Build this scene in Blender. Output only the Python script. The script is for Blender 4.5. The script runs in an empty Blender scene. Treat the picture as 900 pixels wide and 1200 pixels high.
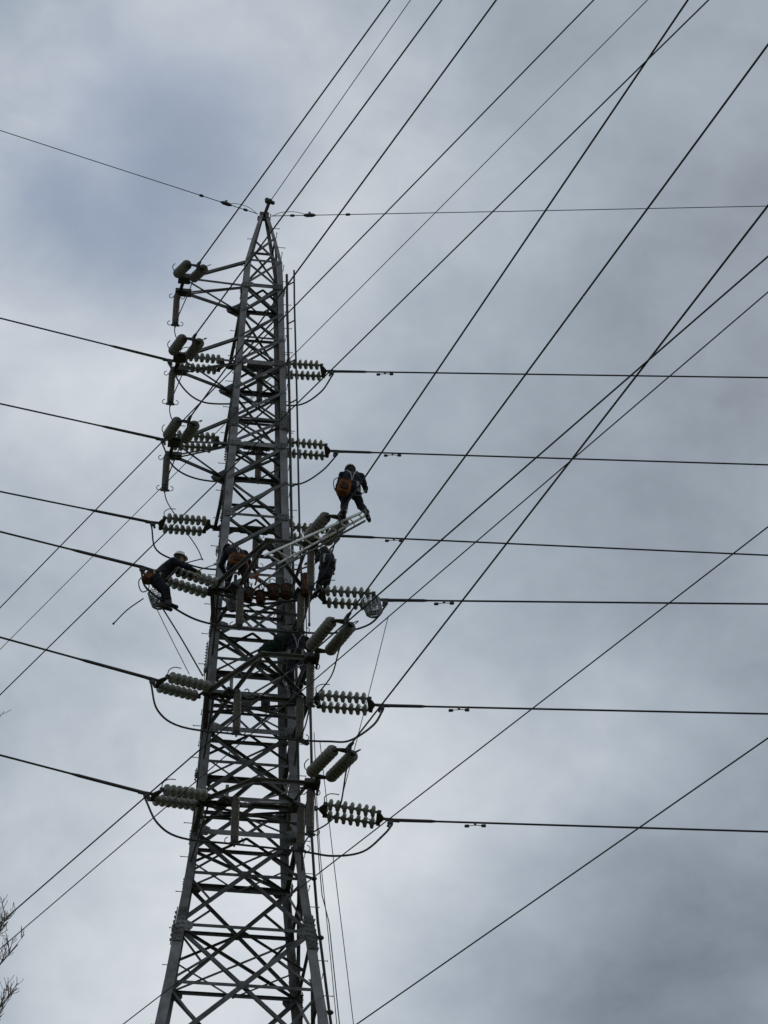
import bpy, bmesh, math, random
from mathutils import Vector, Matrix
random.seed(7)
scene = bpy.context.scene
COL = scene.collection
V = Vector

# ------------------------------------------------------------------ camera
cam_data = bpy.data.cameras.new('camera')
cam = bpy.data.objects.new('camera', cam_data); COL.objects.link(cam)
cam.location = (0, 0, 1.6)
cam.matrix_world = Matrix.Translation((0, 0, 1.6)) @ Matrix.Rotation(math.radians(130), 4, 'X') @ Matrix.Rotation(math.radians(-0.5), 4, 'Z')
cam_data.sensor_fit = 'VERTICAL'; cam_data.sensor_height = 24.0; cam_data.sensor_width = 18.0
cam_data.lens = 60.0
cam_data.clip_start = 0.1; cam_data.clip_end = 4000
scene.camera = cam
scene.render.resolution_x = 768; scene.render.resolution_y = 1024
scene.render.resolution_percentage = 100

# ------------------------------------------------------------------ sky and light
SUN_EL, SUN_AZ = 48.0, 35.0          # azimuth from +Y towards +X
world = bpy.data.worlds.new("World"); scene.world = world; world.use_nodes = True
wn, wl = world.node_tree.nodes, world.node_tree.links
wn.clear()
def N(nodes, typ, **kw):
    n = nodes.new(typ)
    for k, v in kw.items(): setattr(n, k, v)
    return n
def mth(nodes, links, op, a, b=None, c=None, clamp=False):
    n = nodes.new('ShaderNodeMath'); n.operation = op; n.use_clamp = clamp
    for i, x in enumerate((a, b, c)):
        if x is None: continue
        if isinstance(x, (int, float)): n.inputs[i].default_value = x
        else: links.new(x, n.inputs[i])
    return n.outputs[0]
def pixdir(px, py):                  # direction in the sky seen at a photo position (cloud placement)
    th = math.radians(40); c, s = math.cos(th), math.sin(th)
    x = (px-450)/3000; y = (600-py)/3000
    return V((x, c-y*s, s+y*c)).normalized()
out = N(wn, 'ShaderNodeOutputWorld'); bg = N(wn, 'ShaderNodeBackground'); bg.inputs['Strength'].default_value = 0.1
sky = N(wn, 'ShaderNodeTexSky', sky_type='NISHITA', sun_disc=False)
sky.sun_elevation = math.radians(SUN_EL); sky.sun_rotation = math.radians(SUN_AZ)
tc = N(wn, 'ShaderNodeTexCoord')
def noise(scale, detail, rough, dist=0.0, off=(0, 0, 0), stretch=(1, 1, 1)):
    mp = N(wn, 'ShaderNodeMapping'); mp.inputs['Location'].default_value = off; mp.inputs['Scale'].default_value = stretch
    wl.new(tc.outputs['Generated'], mp.inputs['Vector'])
    n = N(wn, 'ShaderNodeTexNoise'); n.inputs['Scale'].default_value = scale; n.inputs['Detail'].default_value = detail
    n.inputs['Roughness'].default_value = rough; n.inputs['Distortion'].default_value = dist
    wl.new(mp.outputs[0], n.inputs['Vector']); return n.outputs['Fac']
W = lambda op, a, b=None, c=None, clamp=False: mth(wn, wl, op, a, b, c, clamp)
n_big = noise(5.0, 4, 0.5, 0.4, (3.1, 0.4, 1.0))
n_mid = noise(16.0, 6, 0.55, 0.3, (0.3, 7.0, 2.0), (1, 1, 1.5))
n_fine = noise(60.0, 4, 0.55, 0.2)
# cloud masses that stand in this part of the sky: (photo x, y, radius px, gain)
clouds = [(60, 40, 150, -.14), (370, 200, 170, .16), (240, 30, 110, .12), (20, 170, 80, .18), (110, 60, 90, .14), (150, 430, 90, .10), (690, 60, 260, -.05), (860, 330, 240, -.12), (620, 330, 120, .03),
          (70, 450, 170, .14), (220, 400, 120, .06), (430, 470, 220, .06), (650, 720, 260, -.20), (880, 720, 150, .03), (540, 900, 150, .22), (520, 1030, 120, .14), (740, 880, 110, .14), (330, 1060, 120, .08),
          (150, 980, 210, .20), (200, 1150, 150, .17), (60, 740, 180, -.08), (430, 1120, 190, .08), (860, 1180, 230, -.34), (600, 1180, 150, -.14),
          (85, 255, 62, -.26), (205, 155, 52, -.26), (215, 225, 60, -.12), (150, 330, 70, -.14), (130, 190, 30, .10), (290, 250, 60, -.06)]
tot = None
for (px, py, rad, g) in clouds:
    d = pixdir(px, py); sg = rad/3000.0
    vm = N(wn, 'ShaderNodeVectorMath', operation='DISTANCE'); vm.inputs[1].default_value = d
    wl.new(tc.outputs['Generated'], vm.inputs[0])
    q = W('MULTIPLY', vm.outputs['Value'], 1.0/sg); q = W('MULTIPLY', q, q); q = W('MULTIPLY', q, -0.5)
    e = W('MULTIPLY', W('EXPONENT', q), g)
    tot = e if tot is None else W('ADD', tot, e)
val = W('ADD', 1.03, tot)
val = W('ADD', val, W('MULTIPLY', W('SUBTRACT', n_big, 0.5), 0.42))
val = W('ADD', val, W('MULTIPLY', W('SUBTRACT', n_mid, 0.5), 0.40))
val = W('ADD', val, W('MULTIPLY', W('SUBTRACT', n_fine, 0.5), 0.12))
# thin places where a little blue shows
blue = None
for (px, py, rad, g) in [(205, 150, 85, .75), (85, 255, 75, .6), (120, 330, 110, .35), (60, 60, 200, .55)]:
    d = pixdir(px, py); sg = rad/3000.0
    vm = N(wn, 'ShaderNodeVectorMath', operation='DISTANCE'); vm.inputs[1].default_value = d
    wl.new(tc.outputs['Generated'], vm.inputs[0])
    q = W('MULTIPLY', vm.outputs['Value'], 1.0/sg); q = W('MULTIPLY', q, q); q = W('MULTIPLY', q, -0.5)
    e = W('MULTIPLY', W('EXPONENT', q), g)
    blue = e if blue is None else W('ADD', blue, e)
blue = W('MULTIPLY', blue, W('MULTIPLY', W('SUBTRACT', 1.0, n_mid), 1.7), clamp=True)
ramp = N(wn, 'ShaderNodeValToRGB')
cr = ramp.color_ramp
cr.elements[0].position = 0.0; cr.elements[0].color = (0.11, 0.13, 0.165, 1)
cr.elements[1].position = 1.0; cr.elements[1].color = (0.80, 0.83, 0.855, 1)
e = cr.elements.new(0.5); e.color = (0.382, 0.438, 0.498, 1)
wl.new(W('MULTIPLY', W('SUBTRACT', val, 0.5), 1.0, clamp=True), ramp.inputs[0])
scl = N(wn, 'ShaderNodeVectorMath', operation='SCALE'); wl.new(ramp.outputs[0], scl.inputs[0]); scl.inputs['Scale'].default_value = 10.0
mixr = N(wn, 'ShaderNodeMix', data_type='RGBA')
wl.new(W('ADD', 0.06, W('MULTIPLY', blue, 0.42), clamp=True), mixr.inputs['Factor'])
wl.new(scl.outputs[0], mixr.inputs['A']); wl.new(sky.outputs[0], mixr.inputs['B'])
wl.new(mixr.outputs['Result'], bg.inputs['Color']); wl.new(bg.outputs[0], out.inputs['Surface'])

sun_d = bpy.data.lights.new('sun', 'SUN'); sun = bpy.data.objects.new('sun', sun_d); COL.objects.link(sun)
sun_d.energy = 0.7; sun_d.angle = math.radians(15); sun_d.color = (1.0, 0.97, 0.92)
az, el = math.radians(SUN_AZ), math.radians(SUN_EL)
sdir = V((math.sin(az)*math.cos(el), math.cos(az)*math.cos(el), math.sin(el)))
sun.rotation_mode = 'QUATERNION'; sun.rotation_quaternion = sdir.to_track_quat('Z', 'Y')
sun.location = (0, 0, 80)
vs = scene.view_settings
vs.view_transform = 'Standard'; vs.look = 'None'; vs.exposure = 0.0; vs.gamma = 1.0
vs.use_curve_mapping = False

# ------------------------------------------------------------------ tower frame of reference
YAW = math.radians(8)
ORG = V((-3.05, 46.0, 0))
RR = V((math.cos(YAW), math.sin(YAW), 0)); BB = V((-math.sin(YAW), math.cos(YAW), 0)); UP = V((0, 0, 1))
def T(p): return ORG + RR*p[0] + BB*p[1] + UP*p[2]           # u right, v back, z up

# ------------------------------------------------------------------ materials
def mat(name, col, rough=0.6, metal=0.0, var=0.25, scale=8.0, tint=None, bump=0.0, streak=None, spec=0.5, coat=0.0, trans=0.0):
    m = bpy.data.materials.new(name); m.use_nodes = True
    n, l = m.node_tree.nodes, m.node_tree.links
    b = n['Principled BSDF']
    t = N(n, 'ShaderNodeTexCoord')
    mp = N(n, 'ShaderNodeMapping'); mp.inputs['Scale'].default_value = streak or (1, 1, 1)
    l.new(t.outputs['Object'], mp.inputs[0])
    ns = N(n, 'ShaderNodeTexNoise'); ns.inputs['Scale'].default_value = scale; ns.inputs['Detail'].default_value = 5
    ns.inputs['Roughness'].default_value = 0.6
    l.new(mp.outputs[0], ns.inputs['Vector'])
    r = N(n, 'ShaderNodeValToRGB')
    a = tint or col
    r.color_ramp.elements[0].position = 0.3; r.color_ramp.elements[1].position = 0.72
    r.color_ramp.elements[0].color = tuple(c*(1-var) for c in a)+(1,)
    r.color_ramp.elements[1].color = tuple(min(1, c*(1+var)) for c in col)+(1,)
    l.new(ns.outputs['Fac'], r.inputs[0]); l.new(r.outputs[0], b.inputs['Base Color'])
    b.inputs['Roughness'].default_value = rough; b.inputs['Metallic'].default_value = metal
    b.inputs['Specular IOR Level'].default_value = spec
    b.inputs['Coat Weight'].default_value = coat
    if trans: b.inputs['Transmission Weight'].default_value = trans
    if bump:
        bp = N(n, 'ShaderNodeBump'); bp.inputs['Strength'].default_value = bump; bp.inputs['Distance'].default_value = 0.01
        n2 = N(n, 'ShaderNodeTexNoise'); n2.inputs['Scale'].default_value = scale*5; n2.inputs['Detail'].default_value = 4
        l.new(t.outputs['Object'], n2.inputs['Vector'])
        l.new(n2.outputs['Fac'], bp.inputs['Height']); l.new(bp.outputs[0], b.inputs['Normal'])
    return m
M = dict(
    steel=mat('galvanised_steel', (.205, .203, .207), .58, .2, .32, 3.0, (.155, .15, .15), .15, spec=.35),
    steel_old=mat('weathered_steel', (.15, .147, .145), .7, .2, .4, 4.0, (.10, .097, .092), .2, spec=.35),
    steel_brace=mat('brace_steel', (.115, .118, .115), .65, .2, .45, 2.5, (.065, .066, .065), .15, spec=.4),
    black=mat('black_iron', (.055, .055, .058), .6, .3, .3, 10, (.05, .045, .04)),
    cable=mat('weathered_aluminium_strand', (.045, .047, .05), .6, .4, .25, 30),
    wire=mat('ground_wire_strand', (.05, .052, .055), .6, .4, .25, 30),
    porc=mat('grey_porcelain', (.215, .225, .185), .48, 0, .3, 6, (.14, .143, .112), coat=.05),
    porc_dark=mat('brown_grey_porcelain', (.17, .16, .138), .5, 0, .25, 6, (.125, .115, .097), coat=.05),
    rod=mat('brown_rod_porcelain', (.17, .155, .135), .4, 0, .2, 8, (.13, .115, .10), coat=.2),
    alu=mat('bright_aluminium', (.90, .90, .90), .42, .0, .06, 6, (.76, .77, .78)),
    cloth=mat('navy_workwear', (.016, .018, .027), .9, 0, .4, 14, (.010, .011, .015), .5, spec=.2),
    trouser=mat('dark_trousers', (.013, .014, .019), .9, 0, .4, 12, (.009, .009, .012), .5, spec=.2),
    boot=mat('black_boots', (.015, .014, .014), .6, 0, .3, 20),
    glove=mat('work_gloves', (.30, .24, .16), .85, 0, .25, 30, (.24, .18, .12)),
    skin=mat('skin', (.42, .26, .19), .55, 0, .08, 30),
    hair=mat('dark_hair', (.02, .016, .013), .7, 0, .3, 60),
    helmet=mat('pale_helmet', (.66, .67, .67), .35, 0, .08, 8, (.46, .46, .45), coat=.3),
    helmet_dark=mat('dark_helmet', (.05, .055, .065), .4, 0, .2, 8, coat=.3),
    webbing=mat('grey_webbing', (.30, .29, .27), .8, 0, .3, 25, (.2, .19, .17)),
    webbing_dark=mat('black_webbing', (.03, .03, .03), .8, 0, .3, 25),
    orange=mat('orange_brown_canvas', (.20, .068, .022), .85, 0, .5, 9, (.07, .028, .014), .4, spec=.2),
    brown=mat('brown_canvas', (.075, .033, .017), .85, 0, .5, 9, (.03, .017, .012), .4, spec=.2),
    rope=mat('grey_rope', (.12, .115, .105), .9, 0, .3, 40),
    rope_red=mat('red_brown_rope', (.22, .06, .03), .9, 0, .3, 40),
    net=mat('pale_mesh_fabric', (.42, .44, .45), .8, 0, .15, 20, (.35, .37, .38)),
    green=mat('dark_green_netting', (.035, .06, .045), .9, 0, .4, 18, (.02, .035, .028), .6, spec=.15),
    wood=mat('orange_brown_fibreglass_pole', (.30, .14, .08), .5, 0, .2, 10),
    bark=mat('bare_bark', (.20, .18, .16), .9, 0, .3, 12, (.14, .125, .11), .6, spec=.1),
    grass=mat('dry_winter_grass', (.10, .105, .05), .95, 0, .35, 1.5, (.08, .07, .04), .4, spec=.1),
    concrete=mat('concrete', (.32, .31, .29), .9, 0, .15, 3, bump=.3),
    eye=mat('eye', (.05, .04, .035), .2, 0, .1, 20),
)

# ------------------------------------------------------------------ mesh helpers
class MB:
    def __init__(s): s.v = []; s.f = []; s.smooth = []
    def add(s, vs, fs, smooth=False):
        b = len(s.v); s.v += [tuple(v) for v in vs]; s.f += [tuple(b+i for i in f) for f in fs]; s.smooth += [smooth]*len(fs); return s
    def hexa(s, c, ax, ay, az):         # box from centre and half-axis vectors
        c, ax, ay, az = V(c), V(ax), V(ay), V(az)
        P = [c+ax*i+ay*j+az*k for k in (-1, 1) for j in (-1, 1) for i in (-1, 1)]
        return s.add(P, [(0, 2, 3, 1), (4, 5, 7, 6), (0, 1, 5, 4), (2, 6, 7, 3), (0, 4, 6, 2), (1, 3, 7, 5)])
    def box(s, c, d): return s.hexa(c, (d[0]/2, 0, 0), (0, d[1]/2, 0), (0, 0, d[2]/2))
    def bar(s, p, q, w, h, up=(0, 0, 1)):
        p, q = V(p), V(q); d = q-p
        if d.length < 1e-6: return s
        a = d.normalized(); u = V(up)
        if abs(a.dot(u)) > .98: u = V((0, 1, 0))
        sd = a.cross(u).normalized(); u = sd.cross(a)
        return s.hexa((p+q)/2, d/2, sd*w/2, u*h/2)
    def angle(s, p, q, a, b, w, t=.014, h=None):      # L profile: flanges of width w along a and b
        p, q = V(p), V(q); d = (q-p).normalized(); h = h or w
        a = V(a); a = (a-d*a.dot(d)).normalized(); b = V(b); b = b-d*b.dot(d); b = (b-a*b.dot(a)).normalized()
        prof = [(0, 0), (w, 0), (w, t), (t, t), (t, h), (0, h)]
        P = [p+a*x+b*y for x, y in prof]+[q+a*x+b*y for x, y in prof]
        F = [(i, (i+1) % 6, 6+(i+1) % 6, 6+i) for i in range(6)]
        if a.cross(b).dot(d) > 0: F = [f for f in F]
        else: F = [f[::-1] for f in F]
        F += [(0, 5, 4, 3), (0, 3, 2, 1), (6, 9, 10, 11), (6, 7, 8, 9)]
        return s.add(P, F)
    def ring_frames(s, pts):
        pts = [V(p) for p in pts]; fr = []; prev = None
        for i, p in enumerate(pts):
            d = (pts[min(i+1, len(pts)-1)]-pts[max(i-1, 0)]).normalized()
            if prev is None:
                u = V((0, 0, 1)) if abs(d.z) < .9 else V((1, 0, 0)); a = d.cross(u).normalized()
            else:
                a = (prev-d*prev.dot(d)).normalized()
            prev = a; fr.append((p, a, d.cross(a)))
        return fr
    def tube(s, pts, r, seg=6, cap=True):
        fr = s.ring_frames(pts); n = len(fr); P = []
        for i, (p, a, b) in enumerate(fr):
            rr = r[i] if isinstance(r, (list, tuple)) else r
            for k in range(seg):
                t = 2*math.pi*k/seg; P.append(p+a*math.cos(t)*rr+b*math.sin(t)*rr)
        F = [(i*seg+k, i*seg+(k+1) % seg, (i+1)*seg+(k+1) % seg, (i+1)*seg+k) for i in range(n-1) for k in range(seg)]
        s.add(P, F, True)
        if cap: s.add(P[:seg], [tuple(range(seg))[::-1]]); s.add(P[-seg:], [tuple(range(seg))])
        return s
    def lathe(s, p, axis, prof, seg=12, smooth=True):        # prof: (distance along axis, radius)
        p, a = V(p), V(axis).normalized(); u = V((0, 0, 1)) if abs(a.z) < .9 else V((1, 0, 0))
        x = a.cross(u).normalized(); y = a.cross(x); P = []
        for (d, r) in prof:
            for k in range(seg):
                t = 2*math.pi*k/seg; P.append(p+a*d+x*math.cos(t)*r+y*math.sin(t)*r)
        n = len(prof)
        F = [(i*seg+k, i*seg+(k+1) % seg, (i+1)*seg+(k+1) % seg, (i+1)*seg+k) for i in range(n-1) for k in range(seg)]
        F = [f[::-1] for f in F] if False else F
        s.add(P, F, smooth)
        s.add(P[:seg], [tuple(range(seg))[::-1]]); s.add(P[-seg:], [tuple(range(seg))])
        return s
    def ball(s, c, rx, ry=None, rz=None, seg=10, rings=6, rot=None):
        ry = ry or rx; rz = rz or rx; c = V(c); P = []
        for i in range(rings+1):
            ph = math.pi*i/rings
            for k in range(seg):
                t = 2*math.pi*k/seg; q = V((math.sin(ph)*math.cos(t)*rx, math.sin(ph)*math.sin(t)*ry, math.cos(ph)*rz))
                if rot: q = rot @ q
                P.append(c+q)
        F = [(i*seg+k, (i+1)*seg+k, (i+1)*seg+(k+1) % seg, i*seg+(k+1) % seg) for i in range(rings) for k in range(seg)]
        return s.add(P, F, True)
    def mesh(s, name, m):
        me = bpy.data.meshes.new(name); me.from_pydata(s.v, [], s.f); me.materials.append(m)
        me.polygons.foreach_set('use_smooth', s.smooth); me.update()
        bm = bmesh.new(); bm.from_mesh(me); bmesh.ops.recalc_face_normals(bm, faces=bm.faces); bm.to_mesh(me); bm.free()
        return me
    def build(s, name, m, parent=None):
        o = bpy.data.objects.new(name, s.mesh(name, m)); COL.objects.link(o)
        if parent: o.parent = parent
        return o
def tag(o, label=None, cat=None, group=None, kind=None):
    for k, x in (('label', label), ('category', cat), ('group', group), ('kind', kind)):
        if x: o[k] = x
    return o
def empty(name, loc=(0, 0, 0), m=None):
    o = bpy.data.objects.new(name, None); COL.objects.link(o); o.empty_display_size = .2
    if m is not None: o.matrix_world = m
    else: o.location = loc
    return o
def inst(o, parent, mtx=None):
    c = o.copy(); COL.objects.link(c); c.parent = parent
    if mtx is not None: c.matrix_local = mtx
    return c
def curve_pts(pts, n=24):               # smooth curve through points (Catmull-Rom)
    pts = [V(p) for p in pts]; P = [pts[0]*2-pts[1]]+pts+[pts[-1]*2-pts[-2]]; res = []
    seg = len(pts)-1; per = max(2, n//seg)
    for i in range(seg):
        a, b, c, d = P[i:i+4]
        for k in range(per):
            t = k/per
            res.append(.5*((2*b)+(c-a)*t+(2*a-5*b+4*c-d)*t*t+(3*b-a-3*c+d)*t**3))
    res.append(pts[-1]); return res

# ------------------------------------------------------------------ setting: ground
g = MB(); n = 40; S = 3000
for i in range(n+1):
    for j in range(n+1):
        fx = (i/n*2-1); fy = (j/n*2-1); x = math.copysign(abs(fx)**2.2, fx)*S; y = math.copysign(abs(fy)**2.2, fy)*S
        g.v.append((x, y, (math.sin(x*.013)+math.cos(y*.017))*.25-.35))
g.f = [(i*(n+1)+j, (i+1)*(n+1)+j, (i+1)*(n+1)+j+1, i*(n+1)+j+1) for i in range(n) for j in range(n)]; g.smooth = [True]*len(g.f)
tag(g.build('ground', M['grass']), kind='structure', label='dry winter grass field under the power line')

# ------------------------------------------------------------------ the lattice tower
ZW = [(0, 9.6), (12, 6.6), (20, 4.65), (25, 3.55), (26.8, 3.06), (28.2, 2.72), (29, 2.52), (30, 2.30), (30.6, 2.17), (31, 2.11), (33, 1.93), (36, 1.75),
      (38, 1.59), (40, 1.41), (42, 1.285), (44, 1.17), (46, 1.03), (47.2, .95), (48.15, .86), (49.1, .55), (50.2, .13)]
def wz(z):
    for (a, b), (c, d) in zip(ZW, ZW[1:]):
        if z <= c: return b+(d-b)*(z-a)/(c-a)
    return ZW[-1][1]
CN = [(-1, -1), (1, -1), (1, 1), (-1, 1)]               # A front left, B front right, D back right, C back left
def node(i, z, inset=0.0):
    w = wz(z)/2-inset; return V((CN[i % 4][0]*w, CN[i % 4][1]*w, z))
tower = empty('lattice_tower', m=Matrix.Translation(ORG) @ Matrix.Rotation(YAW, 4, 'Z'))
tag(tower, 'tall grey steel lattice pylon with linemen and insulators on it', 'pylon')
LEGSEG = [((0, 12, 20, 25, 26.8, 28.2), .20, .022), ((28.2, 29, 30.6, 31, 33, 34.6, 36.6), .175, .02),
          ((36.6, 38, 40, 42, 42.6), .175, .018), ((42.6, 44, 46, 47.2, 48.15), .15, .016), ((48.15, 49.1, 50.25), .085, .014)]
for i in range(4):
    sx, sy = CN[i]
    for zs, w, t in LEGSEG:
        b = MB()
        for z0, z1 in zip(zs, zs[1:]):
            o = .035
            p = node(i, z0)+V((sx*o, sy*o, 0)); q = node(i, z1)+V((sx*o, sy*o, .012))
            b.angle(p, q, (-sx, 0, 0), (0, -sy, 0), w, t)
        leg = b.build('leg', M['steel'], tower)
        z = zs[-1]
        if 25 < z < 48:                                  # bolted splice at the top of the segment
            s = MB(); L = .42 if z < 30 else .3
            p = node(i, z-L)+V((sx*.045, sy*.045, 0)); q = node(i, z+L)+V((sx*.045, sy*.045, 0))
            for (fa, nb) in (((-sx, 0, 0), (0, sy, 0)), ((0, -sy, 0), (sx, 0, 0))):
                fa = V(fa); nb = V(nb)
                s.hexa((p+q)/2+fa*w*.5+nb*.012, (q-p)/2, fa*w*.46, nb*.009)
                for k in range(7):
                    for lane in (.28, .72):
                        c = p.lerp(q, (k+.5+(.25 if lane > .5 else 0))/7.4)+fa*w*lane
                        s.lathe(c+nb*.012, nb, [(0, .017), (.035, .017)], 6, False)
            s.build('splice_plate', M['steel_old'], leg)
        if z > 28:                                       # step bolts on the leg
            if i in (1, 3):
                s = MB(); zz = zs[0]+.2; k = 0
                while zz < zs[-1]-.1:
                    p = node(i, zz)+V((sx*.05, sy*.05, 0))
                    d = V((sx, 0, 0)) if k % 2 else V((0, sy, 0))
                    s.tube([p-d*.04, p+d*.16], .009, 5); s.lathe(p+d*.155, d, [(0, .018), (.012, .018)], 6, False)
                    zz += .42; k += 1
                tag(s.build('step_bolts', M['steel_old'], leg), kind='stuff')
def gusset(p, ax, az, nrm, parent=tower, m='steel_old'):
    p, ax, az, nrm = V(p), V(ax), V(az), V(nrm).normalized()
    b = MB()
    prof = [(-.5, -.5), (.35, -.5), (.55, -.15), (.55, .3), (.2, .5), (-.5, .5)]
    F = [p+ax*x+az*y+nrm*.007 for x, y in prof]; K = [q-nrm*.014 for q in F]
    b.add(F+K, [tuple(range(6)), tuple(range(11, 5, -1))]+[(k, (k+1) % 6, 6+(k+1) % 6, 6+k) for k in range(6)])
    for x in (-.3, 0, .3):
        for y in (-.25, .2): b.lathe(p+ax*x+az*y+nrm*.006, nrm, [(0, .016), (.025, .016)], 6, False)
    return b.build('gusset_plate', M[m], parent)
def brace(p, q, nrm, w=.07, name='brace', parent=tower, m='steel_brace', t=.009, flip=1):
    p, q, nrm = V(p), V(q), V(nrm).normalized(); d = (q-p).normalized(); a = d.cross(nrm)*flip
    b = MB(); b.angle(p-a*w/2, q-a*w/2, a, -nrm, w, t, w*.85)
    return b.build(name, M[m], parent)
FN = [V((0, -1, 0)), V((1, 0, 0)), V((0, 1, 0)), V((-1, 0, 0))]
def xface(f, z0, z1, w1=.085, w2=.065, horiz=True, center=False, sub=False):
    a, b = f, (f+1) % 4; n = FN[f]
    A0, A1, B0, B1 = node(a, z0), node(a, z1), node(b, z0), node(b, z1)
    if f in (0, 3):                                      # main diagonal rises towards front right / back
        brace(A0+n*.045, B1+n*.045, n, w1, m='steel_brace'); brace(B0-n*.035, A1-n*.035, n, w2)
    else:
        brace(B0+n*.045, A1+n*.045, n, w1); brace(A0-n*.035, B1-n*.035, n, w2)
    W0, W1 = (B0-A0).length, (B1-A1).length; t = W0/(W0+W1); X = A0.lerp(B1, t)
    zc = z0+(z1-z0)*t
    if center:
        brace(node(a, zc)+n*.012, node(b, zc)+n*.012, n, .07, 'horizontal')
    if sub:
        for (E, zq) in ((a, z0), (b, z0), (a, z1), (b, z1)):
            zz = zq+(zc-zq)*.55 if sub else zq
            other = A0.lerp(B1, t*.5) if (E == a and zq == z0) else (B0.lerp(A1, t*.5) if zq == z0 else (X.lerp(A1, .5) if E == a else X.lerp(B1, .5)))
            brace(node(E, zc)-n*.05, other-n*.05, n, .05)
    if (z1-z0) > 1.4:
        b_ = MB(); b_.hexa(X+n*.02, (B0-A0).normalized()*.10, V((0, 0, .085)), n*.006); b_.build('gusset_plate', M['steel_old'], tower)
LOW = [(0, 6, .13, .1), (6, 11.5, .12, .1), (11.5, 16.5, .11, .09), (16.5, 21, .11, .085), (21, 25, .11, .08), (25, 28.2, .105, .075), (28.2, 30.6, .095, .07)]
for z0, z1, a, b in LOW:
    for f in range(4): xface(f, z0, z1, a, b, center=True, sub=True)
MIDP = [(31.5, 33.3), (34.3, 36.1), (37.1, 38.3), (38.3, 39.5), (39.5, 40.6), (40.6, 41.75), (41.75, 42.6), (42.6, 43.55), (43.55, 44.5), (44.5, 45.35), (45.35, 46.25),
        (46.25, 47.2), (47.2, 48.15), (48.15, 49.15)]
for z0, z1 in MIDP:
    big = z0 < 37.2
    for f in range(4): xface(f, z0, z1, .095 if big else (.082 if z0 < 45 else .065), .055 if big else .042, center=big and f in (0, 1, 2))
for z0, z1 in ((30.6, 31.5), (33.3, 34.3), (36.1, 37.1)):
    for f in (1, 2, 3):
        n_ = FN[f]; brace(node(f, z0)+n_*.045, node((f+1) % 4, z1)+n_*.045, n_, .06)
    m0 = (node(0, z0)+node(1, z0))/2; m0.z = z0+.02
    brace(node(0, z1)+FN[0]*.02, m0+FN[0]*.02, FN[0], .05); brace(node(1, z1)+FN[0]*.02, m0+FN[0]*.02, FN[0], .05)
for z, w in ((25.0, .08), (28.2, .07), (30.6, .12), (31.5, .07), (33.3, .12), (34.3, .07), (36.1, .12), (37.1, .07), (38.3, .05), (39.5, .07), (41.75, .11), (42.6, .06), (43.55, .05),
             (44.5, .11), (45.35, .06), (46.25, .05), (47.2, .09), (48.15, .07), (49.15, .05)):
    for f in range(4):
        n_ = FN[f]
        if w <= .05 and f in (0, 3): continue
        brace(node(f, z)+n_*.03, node((f+1) % 4, z)+n_*.03, n_, w, 'horizontal', m='steel' if w > .1 and f == 0 else 'steel_brace')
for z in (28.2, 30.6, 33.3, 36.1, 39.5, 41.75, 44.5, 47.2):
    for f in range(4):
        brace((node(f, z, .03)+node((f+1) % 4, z, .03))/2-UP*.06, (node((f+1) % 4, z, .03)+node((f+2) % 4, z, .03))/2-UP*.06, UP, .045, 'plan_brace')
    brace(node(0, z, .03), node(2, z, .03), UP, .06, 'plan_brace'); brace(node(1, z, .03)-UP*.03, node(3, z, .03)-UP*.03, UP, .06, 'plan_brace')
for z in (25.0, 28.15, 30.6, 33.3, 36.1, 39.5, 41.75, 44.5, 47.2):
    for i in range(4):
        sx, sy = CN[i]; k = .32 if z < 37 else .24
        gusset(node(i, z)+V((-sx*k*.45, sy*.062, 0)), V((-sx*k, 0, 0)), V((0, 0, k*.75)), V((0, sy, 0)), m='steel' if i == 0 else 'steel_old')
        gusset(node(i, z-.02)+V((sx*.062, -sy*k*.45, 0)), V((0, -sy*k, 0)), V((0, 0, k*.75)), V((sx, 0, 0)))
# peak cap
b = MB(); b.box((0, 0, 50.27), (.24, .24, .07)); b.box((0, 0, 50.17), (.34, .08, .10)); b.box((.07, -.02, 50.16), (.06, .26, .16))
b.build('peak_cap', M['steel_old'], tower)
b = MB(); b.tube([(.02, -.1, 50.28), (.05, -.18, 50.36), (.09, -.26, 50.48)], .045, 7); b.ball((.09, -.28, 50.54), .11, .09, .08); b.ball((.20, -.28, 50.50), .055)
b.ball((.04, -.28, 50.60), .06)
b.build('peak_bracket', M['black'], tower)
# concrete footings
for i in range(4):
    p = node(i, 0); b = MB(); b.lathe((p.x, p.y, -.9), (0, 0, 1), [(0, .7), (.9, .6), (1.0, .45), (1.15, .42)], 20); b.build('footing', M['concrete'], tower)

# climbing ladder on the right leg
lad = MB()
def lad_p(z, k): return V((wz(z)/2+(.22 if k == 0 else .40), .30 - (k*.06), z))
for k in range(2):
    top = 48.55 if k == 0 else 48.7
    pass
root_l = None
for k, r in ((0, .036), (1, .026)):
    zs = [28.2+i*.8 for i in range(26)]; zs[-1] = 48.5+.12*k
    pts = [lad_p(min(z, 48.0), k)+V((0, 0, max(0, z-48.0))) for z in zs if (k == 0 or z > 36.5)]
    b = MB(); b.tube(pts, r, 6); o = b.build('climbing_ladder' if k == 0 else 'rail', M['black'], tower if k == 0 else root_l)
    if k == 0: root_l = o
z = 37.3
while z < 48.5:
    b = MB(); zc = min(z, 48); b.tube([lad_p(zc, 0)+V((0, 0, z-zc)), lad_p(zc, 1)+V((0, 0, z-zc+.10))], .019, 5); b.build('rung', M['black'], root_l); z += 1.35 if z < 47 else .55
b = MB(); pts = [V((wz(z)/2+.10, .38, z)) for z in (31, 36, 40, 44, 48)]; b.tube(pts, .034, 6); b.build('climbing_rail', M['black'], tower)
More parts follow.
